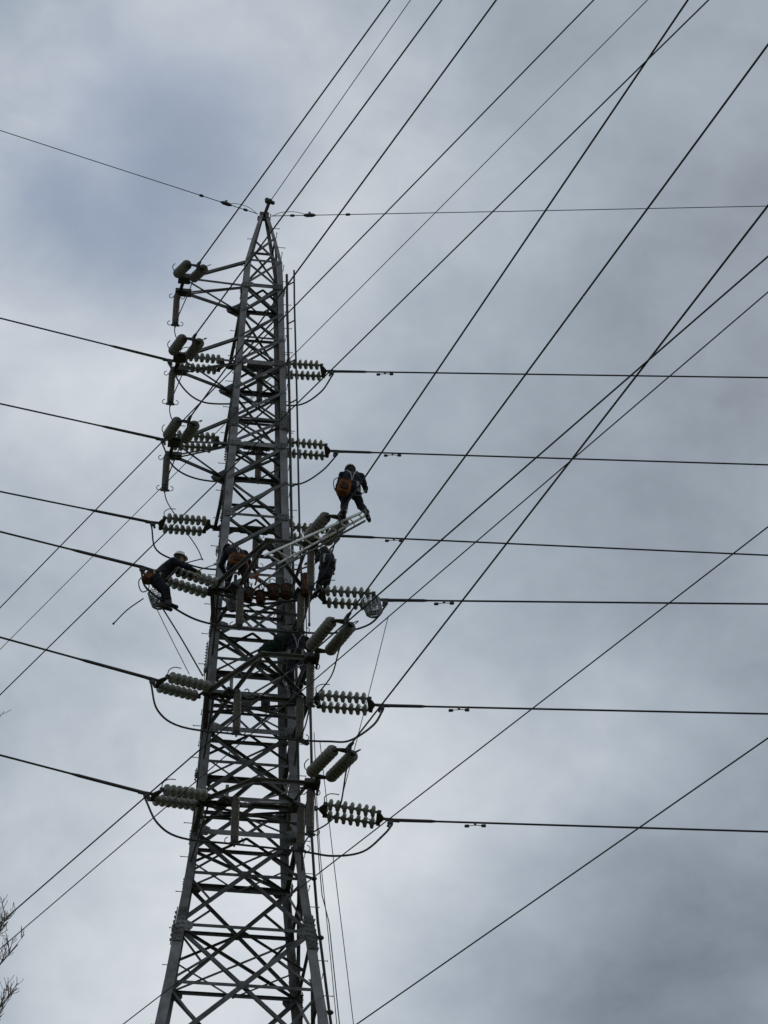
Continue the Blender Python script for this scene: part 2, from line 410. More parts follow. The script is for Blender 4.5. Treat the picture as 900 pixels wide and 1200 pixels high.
b = MB(); pts = [V((wz(z)/2+(.30 if z < 29 else .30+min(.12, (z-29)*.03)), -.5, z)) for z in (2, 10, 20, 25, 26.8, 28.2, 29, 30, 31, 33, 34.5, 36)]; b.tube(pts, .032, 6)
for z in (26.9, 28.6, 30.0, 31.6, 33.4, 35.0):
    b.bar(V((wz(z)/2+.32, -.5, z)), V((wz(z)/2+.02, -.56, z+.06)), .05, .04); b.ball((wz(z)/2+.32, -.52, z), .065, .06, .05, 8, 5)
b.build('safety_rail', M['black'], tower)

# crossarms ----------------------------------------------------------
def arm_root(p, q, w, m='steel_brace'):
    return brace(p, q, UP, w, 'crossarm', tower, m)
def strut(p, q, par, w=.06, nrm=UP, m='steel_brace'): return brace(p, q, nrm, w, 'strut', par, m)
NEAR = [(36.1, -4.05, .95), (33.3, -3.78, 1.03), (30.6, -3.18, 1.14)]
for z, vo, uo in NEAR:
    A, Bn = node(0, z), node(1, z); L, Rn = V((-1.02, -2.25, z)), V((1.12, -2.25, z)); OL, OR = V((.03, vo, z)), V((uo, vo, z))
    At, Bt = node(0, z+.95), node(1, z+.95)
    beam = arm_root(L-V((.05, 0, .01)), Rn+V((.05, 0, -.01)), .09)
    strut(A-V((0, .03, .03)), L, beam, .10); strut(Bn-V((0, .03, .03)), Rn, beam, .10)
    strut(A+V((.05, -.05, .05)), OL+V((0, 0, .05)), beam, .075, m='steel'); strut(Bn+V((0, -.05, -.06)), L+V((.2, 0, -.06)), beam, .05)
    strut(OL, OR+V((.05, 0, 0)), beam, .09, m='steel'); strut(L+V((0, 0, .03)), OL+V((0, 0, .03)), beam, .085, m='steel'); strut(Rn, OR, beam, .085)
    strut(OL-V((0, 0, .03)), Rn-V((0, 0, .03)), beam, .075); strut(OR-V((0, 0, .05)), V((-.2, -2.25, z-.05)), beam, .05, m='steel')
    strut(At, L+V((0, 0, .05)), beam, .075, FN[0]); strut(Bt, Rn+V((0, 0, .05)), beam, .075, FN[0])
    strut(At+V((.1, 0, 0)), V((.05, -2.3, z+.02)), beam, .055, FN[0]); strut(Bt-V((.05, 0, 0)), OR+V((-.05, 0, .06)), beam, .06, FN[0], 'steel')
    strut(Bt-V((.1, 0, .05)), V((.05, -2.3, z+.02)), beam, .05, FN[0])
    strut(node(0, z-.85), L+V((.12, 0, -.05)), beam, .05, FN[3]); strut(node(1, z-.85), Rn+V((-.1, 0, -.05)), beam, .05, FN[1])
    strut(A.lerp(L, .5), Bn.lerp(Rn, .5), beam, .05); strut(A.lerp(L, .5)-V((0, 0, .03)), Bn.lerp(Rn, .95)-V((0, 0, .03)), beam, .045); strut(A.lerp(L, .95)-V((0, 0, .05)), Bn.lerp(Rn, .5)-V((0, 0, .05)), beam, .045, m='steel')
    strut(A.lerp(L, .5)+V((0, 0, .04)), At.lerp(L, .5), beam, .045, FN[3]); strut(Bn.lerp(Rn, .5)+V((0, 0, .04)), Bt.lerp(Rn, .5), beam, .045, FN[1])
    b = MB(); b.bar((-.52, -2.22, z), (-.52, -2.22, z+.42), .07, .07); b.build('post', M['steel'], beam)
    # hanger plates under the beam
    for cx, hw in ((-.38, .36), (.95, .22)):
        b = MB(); P = [(cx-hw, -2.28, z-.02), (cx+hw, -2.28, z-.02), (cx+hw*.55, -2.42, z-.16), (cx-hw*.65, -2.66, z-.10)]
        b.add([V(p) for p in P]+[V(p)-V((0, 0, .05)) for p in P], [(0, 1, 2, 3), (7, 6, 5, 4), (0, 4, 5, 1), (1, 5, 6, 2), (2, 6, 7, 3), (3, 7, 4, 0)])
        b.build('hanger_plate', M['black'], beam)
    b = MB(); b.hexa(OR+V((-.02, 0, -.05)), (.16, 0, 0), (0, .14, 0), (0, 0, .05)); b.hexa(OR+V((.1, .05, -.13)), (.02, 0, 0), (0, .1, 0), (0, 0, .08)); b.build('tip_plate', M['black'], beam)
    for p in (L, Rn, OL):
        b = MB(); b.hexa(p+V((0, 0, -.03)), (.09, 0, 0), (0, .08, 0), (0, 0, .010)); b.build('gusset_plate', M['steel_old'], beam)
FAR = [(47.2, -.58, .66), (44.5, -.62, .70), (41.75, -.76, .76)]
for z, ul, ur in FAR:
    C_, D_ = node(3, z), node(2, z); L, Rn = V((ul, 2.5, z)), V((ur, 2.45, z))
    beam = arm_root(L-V((.06, 0, 0)), Rn+V((.06, 0, 0)), .10)
    strut(C_, L, beam, .09); strut(D_, Rn, beam, .09); strut(C_-V((0, 0, .03)), Rn-V((0, 0, .03)), beam, .05); strut(D_-V((0, 0, .05)), L-V((0, 0, .05)), beam, .05)
    m1, m2 = C_.lerp(L, .5), D_.lerp(Rn, .5); strut(m1, m2, beam, .06)
    strut(node(3, z+.9), L+V((0, 0, .04)), beam, .06, FN[2]); strut(node(2, z+.9), Rn+V((0, 0, .04)), beam, .06, FN[2])
    b = MB(); b.hexa((.2, 2.45, z-.04), (.34, 0, 0), (0, .14, 0), (0, 0, .02)); b.build('hanger_plate', M['black'], beam)
LEFT = [(47.2, 48.12), (44.5, 45.35), (41.75, 42.6)]
for z, zt in LEFT:
    A, C_ = node(0, z), node(3, z); Np, Fp = V((-1.98, -.55, z)), V((-2.05, -.06, z))
    beam = arm_root(Np, Fp, .09)
    strut(A, Np, beam, .065); strut(C_, Fp, beam, .105, m='steel_brace'); strut(C_-V((0, 0, .03)), Np-V((0, 0, .03)), beam, .05); strut(A-V((0, 0, .05)), Fp-V((0, 0, .05)), beam, .05)
    strut(A-V((0, 0, .09)), Fp+V((.15, 0, -.08)), beam, .045, m='steel')
    strut(node(0, zt), Np+V((.1, 0, .05)), beam, .075, FN[0])
    b = MB(); b.hexa(Np+V((.0, 0, -.03)), (.15, 0, 0), (0, .12, 0), (0, 0, .07)); b.build('tip_plate', M['black'], beam)
    b = MB(); b.hexa(Fp+V((.08, 0, -.03)), (.20, 0, 0), (0, .10, 0), (0, 0, .05)); b.build('tip_plate', M['black'], beam)
    b = MB(); P = C_+V((-.03, 0, 0)); b.add([P+V((0, -.01, .3)), P+V((-.34, -.01, .03)), P+V((-.3, -.01, -.06)), P+V((0, -.01, -.22))]+[P+V((0, .01, .3)), P+V((-.34, .01, .03)), P+V((-.3, .01, -.06)), P+V((0, .01, -.22))],
        [(0, 1, 2, 3), (7, 6, 5, 4), (0, 4, 5, 1), (1, 5, 6, 2), (2, 6, 7, 3), (3, 7, 4, 0)]); b.build('gusset_plate', M['steel_old'], beam)

# ------------------------------------------------------------------ insulators
def disc_mesh(name, m, r=.127, nk=.026):
    b = MB(); b.lathe((0, 0, 0), (1, 0, 0), [(0, nk), (.008, nk+.02), (.026, nk+.024), (.032, max(.085, nk)), (.042, r*.86), (.056, r*.97), (.074, r), (.094, r*.985), (.108, r*.90), (.114, r*.74), (.110, max(nk, .05)), (.118, max(nk, .034)), (.146, max(nk, .024))], 16)
    return b.mesh(name, m)
DISC = {'porc': disc_mesh('insulator_disc', M['porc']), 'porc_dark': disc_mesh('insulator_disc', M['porc_dark'], .130, .085)}
def orient(p, q, roll=0):
    p, q = V(p), V(q); x = (q-p).normalized(); y = UP.cross(x).normalized(); z = x.cross(y)
    m = Matrix((x, y, z)).transposed().to_4x4(); return Matrix.Translation(p) @ m @ Matrix.Rotation(roll, 4, 'X')
clampP = {}
def string(key, att, clamp, kind, label, group, n=7, sp=.42, roll=0, ext=0):
    P, Q = T(att), T(clamp); L = (Q-P).length; root = empty('insulator_string', m=orient(P, Q, roll))
    tag(root, label, 'insulator string', group)
    dl = .146*n; e1 = L-.20-ext; d1 = e1-.12; d0 = d1-dl; y0 = max(.08, d0-.14)
    b = MB(); b.tube([(0, 0, 0), (y0+.02, 0, 0)], .026, 7); b.ball((0, 0, 0), .05, .05, .06, 8, 5); b.box((y0*.5, 0, 0), (.09, .05, .09)); b.build('link', M['black'], root)
    h = sp/2
    def yoke(xa, xb):
        b = MB(); pr = [(xa, -.05), (xb, -h-.04), (xb+(.05 if xb > xa else -.05), -h-.02), (xb+(.05 if xb > xa else -.05), h+.02), (xb, h+.04), (xa, .05)]
        b.add([(x, y, .012) for x, y in pr]+[(x, y, -.012) for x, y in pr], [tuple(range(6)), tuple(range(11, 5, -1))]+[(k, (k+1) % 6, 6+(k+1) % 6, 6+k) for k in range(6)])
        for s in (-1, 1): b.box((xb, s*h, 0), (.08, .05, .08))
        b.build('yoke_plate', M['black'], root)
    yoke(y0-.02, d0-.04); yoke(e1+.03, d1+.05)
    for s in (-1, 1):
        for k in range(n):
            o = bpy.data.objects.new('insulator_disc', DISC[kind]); COL.objects.link(o); o.parent = root; o.location = (d0+k*.146, s*h, 0)
    for s, x0, dx in ((-1, d0-.05, .24), (1, d1+.05, -.24)):
        b = MB(); b.tube(curve_pts([(x0, s*h, .03), (x0-dx*.1, s*(h+.10), .10), (x0+dx*.35, s*(h+.16), .16), (x0+dx*1.1, s*(h+.15), .18)], 9), .011, 5); b.build('arcing_horn', M['black'], root)
    b = MB(); b.tube([(e1, 0, 0), (L+.02, 0, 0), (L+.16, 0, -.005)], [.03, .042, .03], 7); b.box((L-.02, 0, -.05), (.12, .06, .10)); b.tube([(L-.02, 0, -.05), (L-.06, 0, -.17)], .028, 6); b.build('tension_clamp', M['black'], root)
    clampP[key] = Q; return root
gT = 'twin disc strings along the through line'; gB = 'twin disc strings on the branch line'
string('TR1', (.66, 2.45, 47.2), (2.07, 2.10, 46.95), 'porc', 'topmost of the horizontal twin disc strings on the right of the pylon', gT)
string('TR2', (.70, 2.45, 44.5), (2.20, 2.15, 44.25), 'porc', 'second highest horizontal twin disc string on the right of the pylon', gT)
string('TR3', (.76, 2.45, 41.75), (2.26, 2.15, 41.5), 'porc', 'right horizontal disc string half hidden behind the aluminium ladder', gT)
string('TL1', (-.58, 2.5, 47.2), (-2.16, 2.22, 46.95), 'porc', 'topmost of the horizontal disc strings left of the pylon, behind an upright rod insulator', gT)
string('TL2', (-.62, 2.5, 44.5), (-2.20, 2.25, 44.25), 'porc', 'second horizontal disc string on the left, below the lowest slanted pair of brown insulators', gT)
string('TL3', (-.76, 2.5, 41.75), (-2.32, 2.21, 41.5), 'porc', 'pale disc string on the left just above the lineman who leans out', gT)
string('NR1', (1.12, -2.25, 36.1), (2.76, -2.55, 35.9), 'porc', 'right disc string with a pale mesh bag hanging from its outer end', gT)
string('NR2', (1.12, -2.25, 33.3), (2.66, -2.55, 33.08), 'porc', 'right horizontal disc string between two slanted brown insulator pairs', gT)
string('NR3', (1.20, -2.25, 30.6), (2.85, -2.38, 30.35), 'porc', 'lowest horizontal twin disc string on the right of the pylon', gT)
string('NL1', (-.86, -2.2, 36.08), (-2.59, -3.06, 35.88), 'porc', 'left disc string that the lineman in the pale helmet lies along', gT, ext=.42)
string('NL2', (-1.02, -2.25, 33.3), (-2.23, -3.0, 33.0), 'porc', 'second lowest horizontal disc string left of the pylon, ropes ending beside it', gT)
string('NL3', (-1.02, -2.25, 30.6), (-2.2, -2.85, 30.28), 'porc', 'lowest horizontal twin disc string on the left of the pylon', gT)
string('BL1', (-1.98, -.58, 47.2), (-1.69, -1.80, 46.48), 'porc_dark', 'topmost slanted pair of brown insulators at the tip of the highest left arm', gB)
string('BL2', (-1.98, -.58, 44.5), (-1.70, -1.93, 43.9), 'porc_dark', 'middle slanted pair of brown insulators on the left arms', gB)
string('BL3', (-1.98, -.58, 41.75), (-1.71, -1.98, 41.23), 'porc_dark', 'lowest slanted pair of brown insulators on the left arms', gB)
string('BR1', (1.0, -4.05, 36.1), (1.41, -5.50, 35.8), 'porc_dark', 'slanted pair of ribbed brown insulators under the feet of the lineman on the ladder', gB)
string('BR2', (1.06, -3.80, 33.3), (1.54, -5.54, 33.05), 'porc_dark', 'slanted pair of ribbed brown insulators right of the lineman climbing the leg', gB, 8)
string('BR3', (1.16, -3.20, 30.6), (1.67, -4.93, 30.33), 'porc_dark', 'lowest slanted pair of ribbed brown insulators on the right of the pylon', gB, 8)

def rod_mesh(L=.92):
    b = MB(); prof = [(0, .05)]; n = 26; x = .02
    for i in range(n):
        prof += [(x, .062), (x+.012, .085), (x+.02, .085), (x+.028, .062)]; x += (L-.06)/n
    prof += [(L, .05)]; b.lathe((0, 0, 0), (0, 0, -1), prof, 14); return b.mesh('rod', M['rod'])
ROD = rod_mesh()
gR = 'upright long rod insulators holding the jumpers'
rodbot = {}
def rod(key, p, label):
    root = empty('rod_insulator', T(p)); root.rotation_euler = (0, 0, YAW); tag(root, label, 'rod insulator', gR)
    o = bpy.data.objects.new('rod', ROD); COL.objects.link(o); o.parent = root; o.location = (0, 0, -.10)
    b = MB(); b.lathe((0, 0, .02), (0, 0, -1), [(0, .03), (.03, .06), (.12, .08), (.16, .06)], 10); b.build('cap', M['black'], root)
    b = MB(); b.lathe((0, 0, -.98), (0, 0, -1), [(0, .06), (.03, .085), (.1, .075), (.13, .03), (.2, .02)], 10); b.bar((-.1, 0, -1.11), (.1, 0, -1.11), .04, .05); b.build('jumper_clamp', M['black'], root)
    for z, s in ((-.06, 1), (-1.06, 1)):
        for sx in (-1, 1):
            pts = [V((sx*.06, 0, z-.02))]+[V((sx*(.12+.075*math.sin(a)), .02, z+.075*math.cos(a)+(.03 if z < -.5 else -.03))) for a in [math.pi*(.95-k*.9/6) if True else 0 for k in range(7)]]
            b = MB(); b.tube(pts, .010, 5); b.build('arcing_ring', M['black'], root)
    rodbot[key] = T((p[0], p[1], p[2]-1.12)); return root
rod('L1', (-2.12, -.06, 47.12), 'upright brown rod insulator at the tip of the highest left arm')
rod('L2', (-2.12, -.12, 44.42), 'upright brown rod insulator at the tip of the middle left arm')
rod('L3', (-2.12, -.14, 41.67), 'upright brown rod insulator at the tip of the lowest left arm')
rod('N1a', (-.42, -2.5, 36.0), 'upright rod insulator below the feet of the lineman with the orange pouch')
rod('N1b', (.9, -2.5, 36.0), 'upright rod insulator behind the brown bag, above the lineman climbing the leg')
rod('N1c', (.95, -4.0, 36.0), 'upright rod insulator just below the aluminium ladder')
rod('N2a', (-.40, -2.55, 33.2), 'upright rod insulator beside the pulley, level with the second lowest disc strings')
rod('N2b', (.92, -2.5, 33.2), 'upright rod insulator in front of the right leg, level with the second lowest disc strings')
rod('N2c', (1.0, -3.72, 33.2), 'upright rod insulator below the middle slanted pair on the right')
rod('N3a', (-.36, -2.6, 30.5), 'lowest upright rod insulator left of centre in the pylon')
rod('N3b', (.98, -2.5, 30.5), 'lowest upright rod insulator in front of the right leg')
rod('N3c', (1.1, -3.12, 30.5), 'upright rod insulator below the lowest slanted pair on the right')
rod('F1', (.22, 2.45, 47.1), 'highest upright rod insulator seen through the pylon lattice')
rod('F2', (.25, 2.45, 44.4), 'middle upright rod insulator seen through the pylon lattice')
rod('F3', (.25, 2.45, 41.65), 'lowest upright rod insulator seen through the upper pylon lattice')

# ------------------------------------------------------------------ conductors
def world_wire(name, P, d, length, sag, r, label, cat, group, m='cable', armour=0, damper=None, seg=6, n=40):
    root = empty(name, P); tag(root, label, cat, group)
    pts = []
    for i in range(n+1):
        s = length*(i/n)**1.3; pts.append(d*s+V((0, 0, sag*s*s)))
    b = MB(); b.tube(pts, r, seg); b.build('strand', M[m], root)
    if armour:
        q = [d*s+V((0, 0, sag*s*s)) for s in (.05, .3, armour*.9, armour)]; b = MB(); b.tube(q, [r*1.7, r*1.7, r*1.6, r*1.05], seg); b.build('armour_rod', M['black'], root)
    for s0 in (damper or []):
        for k, (ds, dz) in enumerate(((-.20, -.02), (.0, 0), (.22, -.10))):
            pass
        c = d*s0; b = MB(); e = V((d.x, d.y, 0)).normalized()
        b.bar(c, c-V((0, 0, .06)), .05, .04); b.tube([c-V((0, 0, .075))-e*.17, c-V((0, 0, .06)), c-V((0, 0, .075))+e*.17], .008, 5)
        for s in (-1, 1): b.lathe(c-V((0, 0, .078))+e*s*.17, e*s, [(-.05, .02), (-.04, .032), (.035, .034), (.05, .02)], 8)
        b.build('vibration_damper', M['black'], root)
    return root
def aim(P, edge):                       # direction from a clamp through a surveyed second point
    return (T(edge)-P).normalized()
TH = [('TR1', (13.09, .28, 46.33), 'first', 'right'), ('TR2', (12.89, .63, 43.65), 'second', 'right'), ('TR3', (12.67, .89, 40.92), 'third', 'right'),
      ('NR1', (10.83, -4.07, 35.4), 'fourth', 'right'), ('NR2', (10.58, -3.88, 32.62), 'fifth', 'right'), ('NR3', (10.39, -3.51, 29.94), 'lowest', 'right'),
      ('TL1', (-6.48, .99, 46.73), 'first', 'left'), ('TL2', (-6.24, 1.21, 44.05), 'second', 'left'), ('TL3', (-5.99, 1.30, 41.32), 'third', 'left'),
      ('NL1', (-5.6, -4.08, 35.71), 'fourth', 'left'), ('NL2', (-5.35, -4.17, 32.9), 'fifth', 'left'), ('NL3', (-5.1, -3.93, 30.21), 'lowest', 'left')]
dampS = {'TR1': [1.35], 'TR2': [1.4], 'TR3': [1.35], 'NR1': [1.25], 'NR2': [1.6], 'NR3': [1.7]}
for key, edge, ordn, side in TH:
    P = clampP[key]
    what = {'first': 'highest', 'second': 'second highest', 'third': 'third highest', 'fourth': 'fourth highest', 'fifth': 'fifth highest', 'lowest': 'lowest'}[ordn]
    world_wire('conductor', P, aim(P, edge), 90, .0001, .021, '%s of the six thick cables running off to the %s from the disc strings' % (what, side), 'power cable', 'through line cables', armour=(.9 if side == 'right' else 1.6), damper=dampS.get(key))
BRW = [('BL1', (1.83, -10.55, 46.3), 'branch cable rising from the topmost slanted pair on the left arms'), ('BL2', (2.55, -12.98, 43.41), 'branch cable rising from the middle slanted pair on the left arms'),
       ('BL3', (3.17, -15.44, 40.47), 'branch cable rising from the lowest slanted pair on the left arms'), ('BR1', (5.28, -20.4, 34.66), 'branch cable rising behind the lineman standing on the ladder'),
       ('BR2', (5.9, -21.96, 31.74), 'branch cable from the slanted pair beside the lineman climbing the leg'), ('BR3', (5.82, -21.15, 29.06), 'branch cable from the lowest slanted pair on the right')]
for key, edge, lab in BRW:
    P = clampP[key]; world_wire('conductor', P, aim(P, edge), 60, .0001, .019, lab, 'power cable', 'branch line cables')
# earth wires at the peak
for p, e_, lab, cl in (((.19, -.02, 50.28), (12.67, -2.7, 49.5), 'thin earth wire running right from the pylon peak', (.55, 1.0, 2.0)), ((-.17, -.05, 50.28), (-6.83, -2.46, 49.85), 'thin earth wire running left from the pylon peak', (.35, .9, 1.6)),
                       ((.12, -.30, 50.52), (2.74, -7.71, 49.97), 'thin earth wire rising steeply from the pylon peak bracket', ())):
    P = T(p); d = aim(P, e_); w = world_wire('earth_wire', P, d, 90, .0001, .011, lab, 'earth wire', 'earth wires at the peak', m='wire')
    for k, s in enumerate(cl):
        b = MB(); big = k == 1; b.lathe(d*s, d, [(-.16 if big else -.06, .02), (-.08 if big else -.04, .05 if big else .035), (.08 if big else .04, .05 if big else .035), (.16 if big else .06, .02)], 8)
        if big: b.box(d*s+V((0, 0, .04)), (.06, .06, .12))
        b.build('clamp', M['black'], w)
    if cl:
        b = MB(); q = d*cl[1]; b.tube(curve_pts([q, q*.6+V((0, 0, .14)), q*.25+V((0, 0, .12)), V((0, 0, -.02))], 12), .008, 5); b.build('earth_jumper', M['wire'], w)
# the neighbouring line that passes in front, all parallel
nn = V((math.sin(math.radians(54)), math.cos(math.radians(54)), 0)); dd = V((math.sin(math.radians(-36)), math.cos(math.radians(-36)), 0))
PS = [(15.025, 27, .011, 'passing cable just above the pylon peak height at the top edge, first of the parallel set'), (16.762, 29, .0075, 'thinnest of the passing parallel cables, second from the upper left'),
      (16.268, 27, .012, 'passing cable leaving the top edge near the right corner, third from the upper left'), (15.049, 20.2, .0115, 'upper of the two close passing cables that cross in front of the lower pylon'),
      (16.263, 21.3, .009, 'lower of the two close passing cables that cross in front of the lower pylon'), (16.218, 18, .0085, 'passing cable crossing in front of the right leg near the bottom'),
      (16.224, 15.4, .009, 'lowest passing cable, across the empty sky at the lower right')]
PS[0] = (15.025, 27, .011, 'first passing cable from the upper left, crossing behind no arm but over the upper left strings')
PS[0] = (15.025, 27, .011, 'uppermost passing cable of the parallel set, ending highest on the left edge')
for a, h, r, lab in PS:
    P = V((0, 0, 1.6))+nn*a+UP*h-dd*45; root = empty('passing_conductor', P); tag(root, lab, 'power cable', 'parallel cables passing in front')
    b = MB(); b.tube([dd*s for s in range(0, 141, 10)], r, 6); b.build('strand', M['cable'], root)

# jumpers ------------------------------------------------------------
def hang(name, pts, r, label, cat, group=None, m='cable', n=30, seg=6):
    pts = [V(p) for p in pts]; P0 = pts[0]; root = empty(name, P0)
    tag(root, label, cat, group)
    b = MB(); b.tube(curve_pts([p-P0 for p in pts], n), r, seg); b.build('strand', M[m], root); return root
gJ = 'jumper loops between the strings'
cp = lambda k: clampP[k]+V((0, 0, -.12))
hang('jumper_loop', [cp('NL1'), T((-2.45, -2.95, 35.4)), T((-1.86, -2.9, 34.98)), T((-1.25, -2.6, 34.9)), rodbot['N1a'], rodbot['N1b'], T((1.7, -2.5, 34.95)), T((2.4, -2.5, 35.25)), cp('NR1')], .024, 'jumper loop sagging below the lineman who leans out', 'jumper cable', gJ, n=48)
hang('jumper_loop', [cp('NL2'), T((-2.05, -2.9, 32.28)), T((-1.53, -2.6, 32.13)), rodbot['N2a'], rodbot['N2b'], T((1.52, -2.5, 32.10)), T((1.97, -2.5, 32.16)), T((2.46, -2.5, 32.59)), cp('NR2')], .024, 'jumper loop across the pylon at the second lowest disc strings', 'jumper cable', gJ, n=48)
hang('jumper_loop', [cp('NL3'), T((-1.91, -2.8, 29.61)), T((-1.41, -2.6, 29.44)), rodbot['N3a'], rodbot['N3b'], T((1.63, -2.5, 29.32)), T((2.24, -2.5, 29.47)), T((2.67, -2.5, 29.91)), cp('NR3')], .024, 'lowest jumper loop across the pylon', 'jumper cable', gJ, n=48)
hang('jumper_loop', [cp('TL1'), T((-1.74, 2.3, 46.09)), T((-1.28, 2.5, 45.88)), T((-.69, 2.5, 45.85)), rodbot['F1'], T((1.19, 2.4, 45.93)), T((1.77, 2.3, 46.35)), cp('TR1')], .022, 'topmost jumper loop behind the pylon', 'jumper cable', gJ, n=42)
hang('jumper_loop', [cp('TL2'), T((-1.84, 2.3, 43.39)), T((-1.07, 2.5, 43.23)), rodbot['F2'], T((1.21, 2.4, 43.25)), T((1.81, 2.3, 43.65)), cp('TR2')], .022, 'middle jumper loop behind the pylon', 'jumper cable', gJ, n=42)
hang('jumper_loop', [cp('TL3'), T((-2.15, 2.3, 40.71)), T((-1.45, 2.4, 40.46)), T((-.78, 2.5, 40.42)), rodbot['F3'], T((1.3, 2.4, 40.55)), T((1.85, 2.3, 40.9)), cp('TR3')], .022, 'jumper loop behind the pylon that ends above the pale helmet', 'jumper cable', gJ, n=42)
gD = 'droppers of the branch line'
for k, q, dk, mid in (('L1', T((-1.92, .6, 46.35)), 'BL1', (-1.9, -.8, 46.3)), ('L2', T((-1.92, .6, 43.57)), 'BL2', (-1.9, -.9, 43.6))):
    nm = {'L1': 'highest', 'L2': 'middle'}[k]
    hang('dropper', [cp(dk), T(mid), rodbot[k], rodbot[k]+(q-rodbot[k])*.4-V((0, 0, .35)), q-V((0, 0, .1))], .013, 'thin dropper looping under the %s left rod insulator' % nm, 'jumper cable', gD)
hang('dropper', [cp('BL3'), T((-1.9, -.9, 41.1)), rodbot['L3'], T((-1.82, 0, 39.91)), T((-1.29, .5, 39.47)), T((-1.12, .9, 39.42)), T((-1.14, 1.0, 39.5)), T((-1.52, 1.5, 39.72))], .014, 'thin dropper hanging down to just above the pale helmeted lineman', 'jumper cable', gD, n=42)
hang('dropper', [cp('BR2'), T((1.41, -5.2, 32.42)), T((1.34, -4.5, 32.3)), T((1.06, -3.9, 32.15)), rodbot['N2c'], T((.98, -3.1, 32.05)), rodbot['N2b']], .016, 'curved dropper below the middle slanted pair on the right', 'jumper cable', gD, n=42)
hang('dropper', [cp('BR3'), T((1.63, -4.6, 29.88)), T((1.6, -3.9, 29.55)), T((1.43, -3.5, 29.45)), rodbot['N3c'], rodbot['N3b']], .016, 'curved dropper below the lowest slanted pair on the right', 'jumper cable', gD, n=36)
hang('dropper', [cp('BR1'), T((1.3, -5.0, 35.2)), T((1.2, -4.5, 35.0)), rodbot['N1c'], T((.95, -3.3, 34.9)), rodbot['N1b']], .016, 'curved dropper below the aluminium ladder', 'jumper cable', gD, n=36)

# ------------------------------------------------------------------ aluminium aerial ladder
P0, P1, Q0, Q1 = [V(p) for p in ((-.04, -3.96, 35.73), (1.80, -5.72, 35.64), (.27, -3.80, 35.67), (1.88, -5.64, 35.62))]
la = empty('aerial_ladder', T(P0)); la.rotation_euler = (0, 0, YAW); tag(la, 'white aluminium ladder sloping out from the pylon to a lineman', 'ladder')
l_ = lambda p: V(p)-P0
b = MB(); b.bar(l_(P0), l_(P1), .03, .055); b.build('rail', M['alu'], la)
b = MB(); b.bar(l_(Q0), l_(Q1), .028, .045); b.build('rail', M['alu'], la)
b = MB(); b.bar(l_(Q0)+V((.03, .03, -.11)), l_(Q1)+V((.02, .03, -.09)), .03, .035); b.build('lower_rail', M['steel'], la)
for k in range(11):
    t = .03+k*.094; a = l_(P0).lerp(l_(P1), t); c = l_(Q0).lerp(l_(Q1), t)
    b = MB(); b.tube([a, c], .017, 6); b.build('rung', M['alu'], la)
    if k % 2: b = MB(); b.tube([c, c+V((.03, .03, -.1))], .012, 5); b.build('spacer', M['steel'], la)
for s in (l_(P1), l_(Q1)):
    b = MB(); b.tube(curve_pts([s, s+V((.05, -.05, .03)), s+V((.09, -.08, -.03)), s+V((.06, -.06, -.10))], 9), .014, 5); b.build('hook', M['steel'], la)

# ------------------------------------------------------------------ people
DG = None
def capsule(bm, p, q, r0, r1, seg=14):
    p, q = V(p), V(q); d = q-p; L = d.length
    rot = d.to_track_quat('Z', 'Y').to_matrix().to_4x4()
    for c, r in ((p, r0), (q, r1)):
        bmesh.ops.create_uvsphere(bm, u_segments=seg, v_segments=8, radius=r, matrix=Matrix.Translation(c))
    if L > 1e-4:
        bmesh.ops.create_cone(bm, cap_ends=True, segments=seg, radius1=r0, radius2=r1, depth=L, matrix=Matrix.Translation((p+q)/2) @ rot)
def ellip(bm, c, rx, ry, rz, rot=None):
    m = Matrix.Translation(V(c)) @ (rot.to_4x4() if rot else Matrix()) @ Matrix.Diagonal((rx, ry, rz, 1))
    bmesh.ops.create_uvsphere(bm, u_segments=18, v_segments=12, radius=1, matrix=m)
def frame_from(z, fwd):
    z = V(z).normalized(); f = V(fwd); f = (f-z*f.dot(z)).normalized(); x = f.cross(z)      # x right, y forward, z up
    return Matrix((x, f, z)).transposed()
def hand(bm, wrist, d, palm_n, side, curl=.6):
    d = V(d).normalized(); n = V(palm_n); n = (n-d*n.dot(d)).normalized(); x = d.cross(n).normalized()
    R_ = Matrix((x, d, n)).transposed()
    ellip(bm, V(wrist)+d*.045, .042, .052, .017, R_)
    for i, (ox, L) in enumerate(((-.030, .070), (-.010, .080), (.011, .075), (.031, .058))):
        p = V(wrist)+d*.085+x*ox; a = 0.25
        for k, fr in enumerate((.45, .32, .25)):
            a += curl*(.6 if k == 0 else .9); e = d*math.cos(a)-n*math.sin(a)
            q = p+e*L*fr; capsule(bm, p, q, .0095-.001*k, .009-.001*k, 8); p = q
    p = V(wrist)+d*.02+x*.035*side; q = p+(x*side*.6+d*.8).normalized()*.04; r_ = q+(d*.8-n*.6).normalized()*.03
    capsule(bm, p, q, .012, .0105, 8); capsule(bm, q, r_, .0105, .009, 8)
